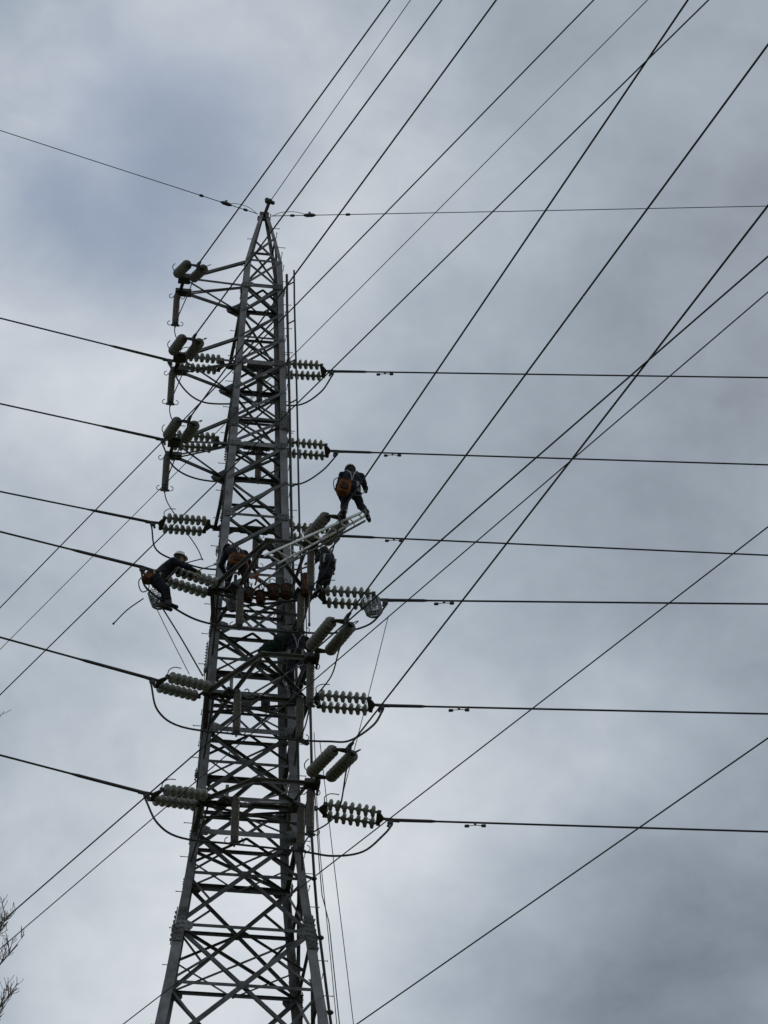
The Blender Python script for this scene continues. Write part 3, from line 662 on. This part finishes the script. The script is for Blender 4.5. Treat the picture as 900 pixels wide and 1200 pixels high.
def person(J, fwd, label, helmet='helmet', headup=None):
    J = {k: V(v) for k, v in J.items()}; O_ = J['pelvis'].copy(); L = {k: v-O_ for k, v in J.items()}
    root = empty('person', T(O_)); root.rotation_euler = (0, 0, YAW); tag(root, label, 'lineman', 'linemen working on the pylon')
    bm = bmesh.new(); fwd = V(fwd).normalized()
    up = (L['neck']-L['pelvis']).normalized(); Rt = frame_from(up, fwd if abs(fwd.dot(up)) < .9 else fwd+V((0, 0, -.5)))
    hd = (V(headup) if headup else (L['head']-L['neck'])).normalized(); Rh = frame_from(hd, fwd)
    ellip(bm, L['pelvis'], .18, .15, .155, Rt); ellip(bm, L['pelvis'].lerp(L['chest'], .5), .17, .135, .18, Rt)
    ellip(bm, L['chest'], .205, .145, .19, Rt)
    ellip(bm, L['chest'].lerp(L['neck'], .55), .19, .12, .12, Rt)
    capsule(bm, L['chest'].lerp(L['neck'], .7), L['neck'].lerp(L['head'], .6), .062, .055)
    for s in ('l', 'r'):
        capsule(bm, L['neck'].lerp(L['s'+s], .35), L['s'+s], .085, .085)
        capsule(bm, L['s'+s], L['e'+s], .080, .062); capsule(bm, L['e'+s], L['h'+s], .062, .042)
        d = (L['h'+s]-L['e'+s]).normalized(); hand(bm, L['h'+s], d, V((0, 0, 1)) if abs(d.z) < .8 else -fwd, 1 if s == 'l' else -1)
    for h, k, a, t in (('pl', 'kl', 'al', 'tl'), ('p2', 'k2', 'a2', 't2')):
        capsule(bm, L['pelvis'].lerp(L[h], .6), L[h], .13, .115); capsule(bm, L[h], L[k], .110, .082); capsule(bm, L[k], L[a], .084, .062)
        f = (L[t]-L[a]).normalized(); capsule(bm, L[a]-V((0, 0, .03)), L[a]-V((0, 0, .03))+f*.17, .052, .042)
        capsule(bm, L[a]-V((0, 0, .03)), L[a]-V((0, 0, .03))-f*.05, .052, .045)
    H = L['head']
    ellip(bm, H, .078, .095, .115, Rh); ellip(bm, H+Rh @ V((0, .03, -.06)), .058, .062, .062, Rh)          # skull, jaw
    capsule(bm, H+Rh @ V((0, .085, .015)), H+Rh @ V((0, .112, -.022)), .011, .017, 8)                     # nose
    ellip(bm, H+Rh @ V((0, .082, .035)), .055, .02, .012, Rh)                                              # brow
    ellip(bm, H+Rh @ V((0, .088, -.052)), .026, .012, .007, Rh); ellip(bm, H+Rh @ V((0, .087, -.064)), .022, .012, .007, Rh)  # lips
    for s in (-1, 1): ellip(bm, H+Rh @ V((s*.082, -.005, -.005)), .012, .022, .032, Rh)
    me = bpy.data.meshes.new('body'); bm.to_mesh(me); bm.free()
    tmp = bpy.data.objects.new('tmp', me); COL.objects.link(tmp)
    md = tmp.modifiers.new('r', 'REMESH'); md.mode = 'VOXEL'; md.voxel_size = .0085; md.use_smooth_shade = True
    sm = tmp.modifiers.new('s', 'SMOOTH'); sm.iterations = 3; sm.factor = .5
    tx = bpy.data.textures.new('fold', 'CLOUDS'); tx.noise_scale = .10; tx.noise_depth = 2
    dp = tmp.modifiers.new('d', 'DISPLACE'); dp.texture = tx; dp.strength = .03; dp.mid_level = .5
    vg = None
    bpy.context.view_layer.update()
    ev = tmp.evaluated_get(bpy.context.evaluated_depsgraph_get()); m2 = bpy.data.meshes.new_from_object(ev)
    bpy.data.objects.remove(tmp); m2.name = 'body'
    m2.materials.clear()
    for k in ('cloth', 'trouser', 'boot', 'glove', 'skin', 'hair'): m2.materials.append(M[k])
    segs = []
    for a, b_, i in (('pelvis', 'chest', 0), ('chest', 'neck', 0)): segs.append((L[a], L[b_], i))
    for s in ('l', 'r'): segs += [(L['neck'], L['s'+s], 0), (L['s'+s], L['e'+s], 0), (L['e'+s], L['h'+s], 0)]
    for h, k, a in (('pl', 'kl', 'al'), ('p2', 'k2', 'a2')): segs += [(L[h], L[k], 1), (L[k], L[a], 1)]
    boots = [L['al'], L['a2'], L['tl'], L['t2']]; idx = []
    for p in m2.polygons:
        c = p.center
        if (c-H).length < .135 or ((c-L['neck']).dot(hd) > .035 and (c-H).length < .2):
            loc = Rh.transposed() @ (c-H); mi = 4 if loc.y > .0 else (5 if loc.z > -.06 else 0)
        elif min((c-b_).length for b_ in boots) < .085: mi = 2
        elif any((c-L['h'+s]).length < .19 and (c-L['h'+s]).dot(L['h'+s]-L['e'+s]) > 0 for s in ('l', 'r')): mi = 3
        else:
            best = 9
            for a, b_, i in segs:
                d = b_-a; t = max(0, min(1, (c-a).dot(d)/max(d.length_squared, 1e-6))); ds = (c-(a+d*t)).length
                if ds < best: best = ds; mi = i
        idx.append(mi)
    m2.polygons.foreach_set('material_index', idx); m2.polygons.foreach_set('use_smooth', [True]*len(idx)); m2.update()
    body = bpy.data.objects.new('body', m2); COL.objects.link(body); body.parent = root
    # eyes
    for s in (-1, 1):
        b = MB(); b.ball(H+Rh @ V((s*.032, .083, .012)), .012, seg=8, rings=6); b.build('eye', M['eye'], root)
    # helmet
    b = MB(); seg = 20; rings = 8
    for i in range(rings+1):
        ph = math.pi*.5*i/rings
        for k in range(seg):
            t = 2*math.pi*k/seg; x = math.sin(ph)*math.cos(t)*.122; y = math.sin(ph)*math.sin(t)*.142; z = math.cos(ph)*.125
            rid = .008 if abs(x) < .03 and z > .03 else 0
            b.v.append(tuple(H+Rh @ V((x, y, .025+z+rid))))
    for k in range(seg):
        t = 2*math.pi*k/seg; f_ = .035 if math.sin(t) > .2 else .008
        b.v.append(tuple(H+Rh @ V((math.cos(t)*(.122+f_*.5), math.sin(t)*(.142+f_*1.1), .015))))
    for k in range(seg):
        t = 2*math.pi*k/seg; b.v.append(tuple(H+Rh @ V((math.cos(t)*.112, math.sin(t)*.128, .012))))
    b.f = [(i*seg+k, (i+1)*seg+k, (i+1)*seg+(k+1) % seg, i*seg+(k+1) % seg) for i in range(rings+2) for k in range(seg)]; b.smooth = [True]*len(b.f)
    b.build('helmet', M[helmet], root)
    b = MB()
    for s in (-1, 1): b.tube([H+Rh @ V((s*.112, .0, .02)), H+Rh @ V((s*.075, .03, -.07)), H+Rh @ V((0, .055, -.125))], .007, 5)
    b.build('chin_strap', M['webbing_dark'], root)
    # harness: belt, leg loops, shoulder straps
    def loop(c, R_, rx, ry, name, m='webbing_dark', w=.028):
        pts = [c+R_ @ V((math.cos(t)*rx, math.sin(t)*ry, 0)) for t in [2*math.pi*k/20 for k in range(21)]]
        b = MB(); b.tube(pts, w, 6, False); b.build(name, M[m], root)
    loop(L['pelvis'].lerp(L['chest'], .25), Rt, .168, .132, 'tool_belt', 'webbing_dark', .034)
    for h, k in (('pl', 'kl'), ('p2', 'k2')):
        d = L[k]-L[h]; loop(L[h].lerp(L[k], .25), frame_from(-d, fwd), .108, .108, 'leg_strap', 'webbing_dark', .016)
    for s in ('l', 'r'):
        a = L['pelvis'].lerp(L['chest'], .25); sh = L['neck'].lerp(L['s'+s], .6)
        bk = -(Rt @ V((0, 1, 0))); b = MB()
        b.tube(curve_pts([a+bk*.14, L['chest']+bk*.145+(sh-L['neck'])*.3, sh+bk*.075+up*.06, sh-bk*.06+up*.06, L['chest']-bk*.14+(sh-L['neck'])*.5, a-bk*.13], 20), .014, 5); b.build('shoulder_strap', M['webbing'], root)
    for k in range(7):                                   # tools hanging at the belt
        t = 2*math.pi*(k*.135+.05); c = L['pelvis'].lerp(L['chest'], .2)+Rt @ V((math.cos(t)*.19, math.sin(t)*.15-.02, 0)); b = MB()
        e_ = c+V((random.uniform(-.04, .04), random.uniform(-.03, .03), -random.uniform(.14, .24)))
        b.tube([c, e_], [.032, .022], 6); b.ball(e_, .034, seg=6, rings=4); b.build('belt_tool', M['black' if k % 2 else 'webbing'], root)
    return root
W1 = dict(pelvis=(1.63, -5.42, 36.52), chest=(1.65, -5.34, 36.87), neck=(1.65, -5.22, 37.10), head=(1.64, -5.14, 37.28), sl=(1.46, -5.27, 37.01), el=(1.38, -5.08, 36.78), hl=(1.50, -4.90, 36.60),
          sr=(1.86, -5.27, 37.02), er=(1.96, -5.2, 36.77), hr=(1.99, -5.0, 36.90), pl=(1.55, -5.4, 36.48), kl=(1.49, -5.33, 36.13), al=(1.47, -5.5, 35.80), tl=(1.48, -5.3, 35.78),
          p2=(1.71, -5.4, 36.48), k2=(1.84, -5.36, 36.12), a2=(1.93, -5.55, 35.82), t2=(2.01, -5.45, 35.70))
W2 = dict(pelvis=(-2.27, -3.15, 35.51), chest=(-2.02, -3.15, 35.83), neck=(-1.9, -3.15, 36.01), head=(-1.79, -3.15, 36.15), sl=(-1.93, -3.35, 35.87), el=(-1.66, -3.35, 35.75), hl=(-1.43, -3.25, 35.74), sr=(-1.90, -2.95, 35.98),
          er=(-1.69, -2.85, 35.96), hr=(-1.48, -2.85, 35.92), pl=(-2.26, -3.26, 35.44), kl=(-2.04, -3.35, 35.08), al=(-1.97, -3.32, 34.76), tl=(-1.75, -3.30, 34.70), p2=(-2.25, -3.04, 35.48), k2=(-2.05, -2.90, 35.36), a2=(-2.07, -2.90, 35.01), t2=(-1.88, -2.90, 34.94))
W3 = dict(pelvis=(-.5, -2.35, 36.79), chest=(-.53, -2.2, 37.14), neck=(-.60, -2.05, 37.33), head=(-.70, -1.95, 37.44), sl=(-.73, -2.1, 37.22), el=(-.84, -1.95, 36.98), hl=(-.70, -1.8, 36.85), sr=(-.33, -2.1, 37.25),
          er=(-.18, -1.95, 37.05), hr=(-.08, -1.75, 37.1), pl=(-.60, -2.35, 36.75), kl=(-.66, -2.42, 36.40), al=(-.70, -2.32, 36.16), tl=(-.72, -2.1, 36.15), p2=(-.40, -2.35, 36.77), k2=(-.34, -2.42, 36.42), a2=(-.27, -2.3, 36.16), t2=(-.22, -2.1, 36.15))
W4 = dict(pelvis=(1.47, -2.55, 36.8), chest=(1.45, -2.38, 37.15), neck=(1.36, -2.2, 37.32), head=(1.26, -2.08, 37.40), sl=(1.30, -2.4, 37.1), el=(1.16, -2.4, 36.91), hl=(1.07, -2.2, 37.05), sr=(1.55, -2.2, 37.33), er=(1.62, -2.05, 37.15),
          hr=(1.5, -1.9, 37.0), pl=(1.40, -2.5, 36.76), kl=(1.34, -2.56, 36.42), al=(1.28, -2.4, 36.16), tl=(1.2, -2.25, 36.15), p2=(1.54, -2.5, 36.78), k2=(1.48, -2.56, 36.45), a2=(1.44, -2.4, 36.18), t2=(1.38, -2.25, 36.16))
W5 = dict(pelvis=(.89, -1.92, 34.66), chest=(.89, -1.84, 35.05), neck=(.91, -1.78, 35.28), head=(.94, -1.73, 35.46), sl=(.72, -1.82, 35.19), el=(.62, -1.72, 35.01), hl=(.74, -1.50, 35.20), sr=(1.09, -1.82, 35.20), er=(1.2, -1.67, 35.05), hr=(1.08, -1.47, 35.31),
          pl=(.80, -1.92, 34.63), kl=(.74, -1.98, 34.23), al=(.80, -1.80, 33.91), tl=(.82, -1.60, 33.95), p2=(.98, -1.92, 34.64), k2=(1.06, -1.92, 34.31), a2=(1.0, -1.77, 34.01), t2=(1.0, -1.57, 34.05))
person(W1, (.05, 1, -.1), 'lineman standing at the outer end of the white ladder, orange pouch at his back')
person(W2, (1, .12, -.15), 'lineman in a pale helmet leaning out along the left disc string', headup=(.25, 0, 1))
person(W3, (-.2, 1, -.5), 'lineman bending over inside the pylon with an orange tool pouch', 'helmet_dark')
person(W4, (-.6, .8, -.5), 'lineman crouching under the right part of the white ladder', 'helmet_dark')
person(W5, (.05, 1, 0), 'lineman in dark clothes climbing the right leg below the orange buckets', 'helmet_dark')

# ------------------------------------------------------------------ bags, buckets, ropes
def pouch(p, w, h, d, mt, label, name='tool_pouch', tilt=0, group=None):
    root = empty(name, T(p)); root.rotation_euler = (0, tilt, YAW); tag(root, label, 'tool pouch', group)
    b = MB(); n = 14; prof = [(-h/2, .78), (-h*.42, .95), (0, 1.0), (h*.4, .93), (h/2, .86)]; P = []
    for z, k in prof:
        for i in range(n):
            t = 2*math.pi*i/n; c, s = math.cos(t), math.sin(t)
            P.append(V((math.copysign(abs(c)**.6, c)*w/2*k, math.copysign(abs(s)**.6, s)*d/2*k, z+.012*math.sin(3*t))))
    b.add(P, [(j*n+i, j*n+(i+1) % n, (j+1)*n+(i+1) % n, (j+1)*n+i) for j in range(len(prof)-1) for i in range(n)], True)
    b.add(P[:n], [tuple(range(n))]); b.build('bag', M[mt], root)
    b = MB(); b.tube([V((math.cos(2*math.pi*i/16)*w*.46, math.sin(2*math.pi*i/16)*d*.46, h/2)) for i in range(17)], .012, 5, False); b.build('rim', M['brown' if mt == 'orange' else 'webbing_dark'], root)
    b = MB(); b.box((0, -d/2-.008, -h*.08), (w*.55, .03, h*.45)); b.build('pocket', M['brown' if mt == 'orange' else 'orange'], root)
    for k in range(3):
        b = MB(); x = (k-1)*w*.25; b.tube([(x, 0, h*.2), (x+.02, .0, h/2+.07)], .014, 5); b.build('tool', M['black' if k != 1 else 'webbing'], root)
    return root
pouch((1.45, -5.62, 36.38), .29, .34, .2, 'orange', 'orange pouch on the back of the lineman standing on the ladder', tilt=.2)
pouch((-.50, -2.55, 36.70), .38, .27, .16, 'orange', 'orange pouch on the back of the lineman bending inside the pylon')
pouch((1.42, -2.42, 37.22), .20, .20, .14, 'brown', 'small brown pouch on the back of the lineman crouching under the ladder', tilt=-.4)
def bucket(p, mt, label, r=.13, h=.30):
    root = empty('canvas_bucket', T(p)); root.rotation_euler = (random.uniform(-.06, .06), random.uniform(-.06, .06), YAW+random.random()); tag(root, label, 'bucket', 'canvas tool buckets hanging from the crossarm')
    b = MB(); b.lathe((0, 0, 0), (0, 0, -1), [(0, r*.97), (.03, r), (h*.5, r*.97), (h, r*.92), (h+.01, r*.8)], 18); b.build('bag', M[mt], root)
    for z in (.02, h*.72):
        b = MB(); rr = r*(1.02 if z < .1 else .97); b.tube([V((math.cos(2*math.pi*i/18)*rr, math.sin(2*math.pi*i/18)*rr, -z)) for i in range(19)], .012, 5, False); b.build('band', M['brown' if mt == 'orange' else 'webbing_dark'], root)
    b = MB(); b.tube(curve_pts([(-r, 0, -.02), (-r*.6, 0, .14), (0, 0, .20), (r*.6, 0, .14), (r, 0, -.02)], 12), .010, 5); b.build('handle', M['webbing_dark'], root)
    for k in range(4):
        b = MB(); a = k*1.7; b.tube([(math.cos(a)*r*.5, math.sin(a)*r*.5, -.1), (math.cos(a)*r*.7, math.sin(a)*r*.7, .06+.03*k)], .013, 5); b.build('tool', M['black' if k % 2 else 'steel'], root)
    b = MB(); b.tube(curve_pts([(r*.5, -r, -.1), (r*.3, -r*1.2, -h*.8), (0, -r*.9, -h-.06), (-r*.7, -r*.8, -h*.7), (-r*.9, -r*.3, -.05)], 14), .006, 4); b.build('cord', M['rope'], root)
pouch((-2.42, -3.2, 35.50), .24, .30, .16, 'brown', 'dark tool bag at the hips of the leaning lineman', tilt=.5)
bucket((.29, -2.45, 36.12), 'brown', 'left one of the two touching canvas buckets in the middle of the pylon', .135, .30)
bucket((.58, -2.45, 36.15), 'brown', 'right one of the two touching canvas buckets in the middle of the pylon', .125, .30)
bucket((-.24, -2.35, 36.06), 'brown', 'darker canvas bucket just right of the upright rod insulator', .12, .28)
bucket((.03, -2.35, 36.0), 'brown', 'smallest dark canvas bucket, between the rod insulator and the touching pair', .105, .26)
pouch((1.0, -2.62, 36.08), .28, .55, .2, 'brown', 'tall brown bag hanging at the right end of the crossarm behind a pole', 'hanging_bag')
r_ = empty('hot_stick', T((1.04, -2.75, 36.3))); tag(r_, 'slim orange brown pole hanging upright in front of the tall brown bag', 'pole')
b = MB(); b.tube([(0, 0, 0), (.02, 0, -1.35)], .020, 7); b.build('shaft', M['wood'], r_)
b = MB(); b.tube([(0, 0, 0), (0, 0, .08)], .03, 7); b.tube([(.02, 0, -1.35), (.02, 0, -1.42)], .028, 7); b.build('end_cap', M['black'], r_)
def netbag(p, w, h, label):
    root = empty('mesh_bag', T(p)); root.rotation_euler = (.1, -.25, YAW); tag(root, label, 'mesh bag', 'pale mesh bags')
    b = MB(); n = 12; prof = [(0, 1.0), (-h*.5, .95), (-h*.85, .85), (-h, .55)]; P = []
    for z, k in prof:
        for i in range(n):
            t = 2*math.pi*i/n; P.append(V((math.cos(t)*w/2*k, math.sin(t)*w/2*.7*k, z)))
    for j in range(len(prof)):
        for i in range(n):
            b.tube([P[j*n+i], P[j*n+(i+1) % n]], .008, 4, False)
            if j < len(prof)-1: b.tube([P[j*n+i], P[(j+1)*n+i]], .008, 4, False)
    b.build('frame', M['webbing_dark'], root)
    b = MB()
    for j in range(len(prof)-1):
        for i in range(n):
            a, c, d, e = P[j*n+i], P[j*n+(i+1) % n], P[(j+1)*n+(i+1) % n], P[(j+1)*n+i]
            for k in range(1, 4):
                b.tube([a.lerp(c, k/4), e.lerp(d, k/4)], .0055, 4, False); b.tube([a.lerp(e, k/4), c.lerp(d, k/4)], .0055, 4, False)
    o = b.build('netting', M['net'], root)
    b = MB(); b.ball((0, 0, -h*.8), w*.3, w*.22, h*.12); b.tube([(-.1, 0, -h*.7), (.12, .03, -h*.2)], .02, 6); b.build('contents', M['net'], root)
    b = MB(); b.tube(curve_pts([(-w/2, 0, 0), (-.03, 0, .16), (.03, 0, .16), (w/2, 0, 0)], 9), .008, 5); b.build('handle', M['webbing_dark'], root)
netbag((2.38, -2.75, 35.72), .42, .42, 'pale mesh bag hanging at the outer end of the right disc string')
netbag((-2.22, -2.72, 35.50), .40, .40, 'pale mesh bag hanging below the hips of the leaning lineman')
netbag((-.6, -1.85, 36.15), .22, .32, 'small pale mesh bag inside the pylon left of the rod insulator')
# dark green netting sheet bundled on the brace
def bundle(p, q, r, mt, label, name, cat, n=16):
    P, Q = T(p), T(q); root = empty(name, P); tag(root, label, cat); b = MB(); d = Q-P; rs = []; pts = []
    for i in range(n+1):
        t = i/n; pts.append(d*t+V((random.uniform(-.03, .03), random.uniform(-.03, .03), random.uniform(-.03, .03)-.05*math.sin(math.pi*t)))); rs.append(r*(.35+.65*math.sin(math.pi*min(1, t*.8+.12)))*random.uniform(.8, 1.2))
    b.tube(pts, rs, 9); b.build('sheet', M[mt], root)
    for k in range(6):
        t = .2+.12*k; c = d*t; b = MB(); b.tube(curve_pts([c, c+V((random.uniform(-.1, .1), 0, -r*.8)), c+V((random.uniform(-.2, .1), 0, -r*1.6-random.random()*.1))], 8), .012, 4); b.build('loose_fold', M[mt], root)
bundle((.15, -1.25, 35.2), (.86, -1.3, 35.75), .17, 'green', 'dark green netting bundled left of the climbing lineman', 'netting_bundle', 'netting')
# pulley and hoist in the pylon
r_ = empty('pulley_block', T((-.12, -1.3, 33.85))); tag(r_, 'dark pulley block in the pylon at the second lowest arms', 'pulley')
b = MB()
for s in (-1, 1): b.lathe((0, s*.05, 0), (0, 1, 0), [(0, .12), (.012, .12)], 14)
b.box((0, 0, .12), (.08, .12, .12)); b.build('cheek', M['black'], r_)
b = MB(); b.lathe((0, -.03, 0), (0, 1, 0), [(0, .13), (.02, .10), (.04, .10), (.06, .13)], 16); b.build('sheave', M['steel'], r_)
b = MB(); b.tube(curve_pts([(0, 0, .18), (.05, 0, .25), (0, 0, .31), (-.05, 0, .27)], 9), .014, 5); b.build('hook', M['black'], r_)
r_ = empty('lever_hoist', T((.42, .25, 34.9))); tag(r_, 'dark lever hoist seen through the lattice, right of the pulley', 'hoist')
b = MB(); b.lathe((-.1, 0, 0), (1, 0, 0), [(0, .08), (.05, .12), (.16, .12), (.2, .09)], 14); b.box((0, 0, -.1), (.14, .12, .12)); b.build('housing', M['black'], r_)
b = MB(); b.tube([(.06, -.1, 0), (.1, -.12, -.3)], .018, 6); b.build('lever', M['black'], r_)
b = MB()
for k in range(12): b.ball((.02*math.sin(k*2), 0, -.2-k*.035), .016, .02, .022, 6, 4)
b.build('chain', M['steel_old'], r_)
# ropes
gRp = 'thin work ropes'
hang('rope', [T((2.79, -2.6, 35.43)), T((2.5, -2.6, 34.0)), T((2.1, -2.6, 32.1)), T((1.75, -2.6, 30.45))], .009, 'thin rope slanting down from the right mesh bag across the sky', 'rope', gRp, 'rope', 16, 5)
hang('rope', [T((-2.09, -2.9, 34.95)), T((-1.6, -2.2, 34.66)), T((-1.08, -1.3, 34.42))], .017, 'thicker rope from the leaning lineman down to the left leg', 'rope', gRp, 'rope', 12, 5)
hang('rope', [T((-2.22, -2.9, 34.94)), T((-1.8, -2.2, 34.6)), T((-1.38, -1.5, 34.29))], .009, 'thinner rope from the left mesh bag down to the disc string below', 'rope', gRp, 'rope', 12, 5)
hang('rope', [T((1.51, -1.0, 33.11)), T((1.85, -1.0, 29.9)), T((2.24, -1.0, 26.41)), T((3.6, -1.0, 14)), T((4.6, -1, .2))], .009, 'outermost thin hanging rope right of the lower pylon', 'rope', gRp, 'rope', 24, 5)
hang('rope', [T((1.40, -.8, 33.5)), T((1.55, -.8, 30.6)), T((1.93, -.8, 26.5)), T((3.0, -.8, 14)), T((4.0, -.8, .2))], .009, 'thin hanging rope close beside the lower right leg', 'rope', gRp, 'rope', 24, 5)
hang('rope', [T((1.0, -2.4, 36.0)), T((1.15, -1.6, 34.9)), T((1.28, -1.1, 33.4)), T((1.45, -.9, 31.5)), T((1.62, -.7, 29.5)), T((2.05, -.7, 26)), T((4.2, -.7, .2))], .012, 'rope running down beside the right leg from the tall brown bag', 'rope', gRp, 'rope', 20, 5)
hang('rope', [T((-.35, -2.4, 36.9)), T((-.25, -2.5, 36.5)), T((-.2, -2.5, 36.25)), T((-.05, -2.45, 36.4)), T((-.1, -2.4, 36.15))], .022, 'red brown rope coil beside the lineman bending inside the pylon', 'rope', None, 'rope_red', 20, 5)
hang('rope', [T((1.40, -5.35, 36.9)), T((1.25, -5.5, 36.65)), T((1.27, -5.55, 36.35)), T((1.42, -5.5, 36.25)), T((1.6, -5.45, 36.4))], .011, 'loop of cord hanging left of the lineman standing on the ladder', 'rope', gRp, 'rope', 20, 5)
hang('rope', [T((1.95, -5.35, 36.6)), T((1.8, -5.5, 36.3)), T((1.62, -5.5, 36.33)), T((1.6, -5.45, 36.5))], .010, 'short cord looping behind the thighs of the lineman standing on the ladder', 'rope', gRp, 'rope', 16, 5)
hang('rope', [T((-2.4, -2.9, 35.9)), T((-2.62, -2.95, 35.6)), T((-2.55, -2.95, 35.3)), T((-2.4, -2.9, 35.45)), T((-2.45, -2.9, 35.8))], .013, 'cord loop hanging behind the hips of the leaning lineman', 'rope', gRp, 'rope', 20, 5)
for k in range(5):
    x = -.75+.28*k
    hang('rope', [T((x+.55, -2.3, 36.15)), T((x+.6, -2.2, 35.75)), T((x+.5, -2.1, 35.55-.06*k))], .008, ['leftmost short cord end dangling among the canvas buckets', 'short cord end dangling just right of the first canvas bucket', 'short cord end dangling between the small and the touching buckets', 'short cord end dangling below the touching canvas buckets', 'rightmost short cord end dangling beside the tall brown bag'][k], 'rope', 'cord ends dangling from the crossarm', 'rope', 10, 4)
r_ = empty('rod_pole', T((-2.5, -2.9, 35.16))); tag(r_, 'thin dark rod held out below left of the leaning lineman', 'pole')
b = MB(); e_ = T((-3.09, -2.9, 34.43))-T((-2.5, -2.9, 35.16)); b.tube(curve_pts([V((0, 0, 0)), e_*.5+V((-.03, 0, .03)), e_], 8), .014, 5); b.build('shaft', M['black'], r_)
b = MB(); b.ball(e_, .028, seg=6, rings=4); b.build('tip', M['black'], r_)
r_ = empty('wrench', T((-1.38, -3.25, 35.76))); tag(r_, 'slim spanner in the hands of the leaning lineman', 'spanner')
b = MB(); b.tube([(0, 0, 0), (.34, .02, .17)], .012, 5); b.build('handle', M['steel'], r_)
b = MB(); b.box((.35, .02, .175), (.07, .02, .05)); b.build('head', M['steel'], r_)

# ------------------------------------------------------------------ bare tree at the lower left
rt = random.Random(11)
def twig(b, p, d, L, r, depth):
    p = V(p); d = V(d).normalized(); n = 5; pts = [p]; rs = [r]
    for i in range(n):
        d = (d+V((rt.uniform(-.16, .16), rt.uniform(-.16, .16), rt.uniform(.0, .26)))).normalized()
        p = p+d*L/n; pts.append(p); rs.append(max(.0035, r*(1-.75*(i+1)/n)))
    b.tube(pts, rs, 5 if r > .01 else 4)
    if depth > 0:
        m = 5 if depth > 1 else 4
        for k in range(m):
            t = rt.uniform(.25, .98); j = min(n-1, int(t*n)); q = pts[j].lerp(pts[j+1], t*n-j); dj = (pts[j+1]-pts[j]).normalized()
            side = V((rt.uniform(-1, 1), rt.uniform(-1, 1), rt.uniform(-.3, .9))); side = (side-dj*side.dot(dj)).normalized()
            twig(b, q, dj*.75+side*.75, L*rt.uniform(.38, .62), max(.004, r*.42*(1.2-t*.5)), depth-1)
trunkb = T((-7.2, -17.5, 0)); trunkb.z = -.3
tree = empty('bare_tree', trunkb); tag(tree, 'leafless tree whose fine twigs reach in at the lower left corner', 'tree')
def rel(p): return T(p)-trunkb
b = MB(); tp = [V((0, 0, 0)), V((.1, .05, 4)), V((-.1, .1, 9)), V((.15, 0, 14)), V((.1, .1, 18)), V((.3, .0, 22.5))]
b.tube(curve_pts(tp, 30), [.30-.0095*i for i in range(len(curve_pts(tp, 30)))], 10); b.build('trunk', M['bark'], tree)
b = MB()
for tgt, zs in (((-4.06, -18, 17.85), 15.0), ((-4.02, -18, 17.25), 14.2), ((-4.16, -18, 18.30), 15.6), ((-4.62, -18.1, 21.15), 18.5), ((-4.14, -18, 17.0), 13.6), ((-4.2, -18.2, 18.05), 14.8)):
    s = V((.1, .05, zs)); t_ = rel(tgt); m1 = s.lerp(t_, .45)+V((0, 0, -.25)); m2 = s.lerp(t_, .8)+V((0, 0, -.18))
    pts = curve_pts([s, m1, m2, t_], 18); n_ = len(pts); b.tube(pts, [max(.005, .07*(1-i/n_)**1.3+.004) for i in range(n_)], 6)
    for i in range(5, n_-1):
        if tgt[2] > 20 and i < n_-4 : pass
        for k in range(3 if tgt[2] < 20 else 1):
            dj = (pts[i+1]-pts[i]).normalized(); side = V((rt.uniform(-.5, .6), rt.uniform(-1, 1), rt.uniform(.1, 1)))
            twig(b, pts[i], dj*.45+side*.8, rt.uniform(.16, .34), .008, 1 if i > n_-6 else 2)
for k in range(26):
    a = rt.uniform(math.pi*.6, math.pi*1.4); zs = rt.uniform(9, 21.5); L = (24-zs)*.22+.8
    twig(b, V((.05, .05, zs)), V((math.cos(a), math.sin(a), .7)), L, .06, 2)
b.build('branches', M['bark'], tree)
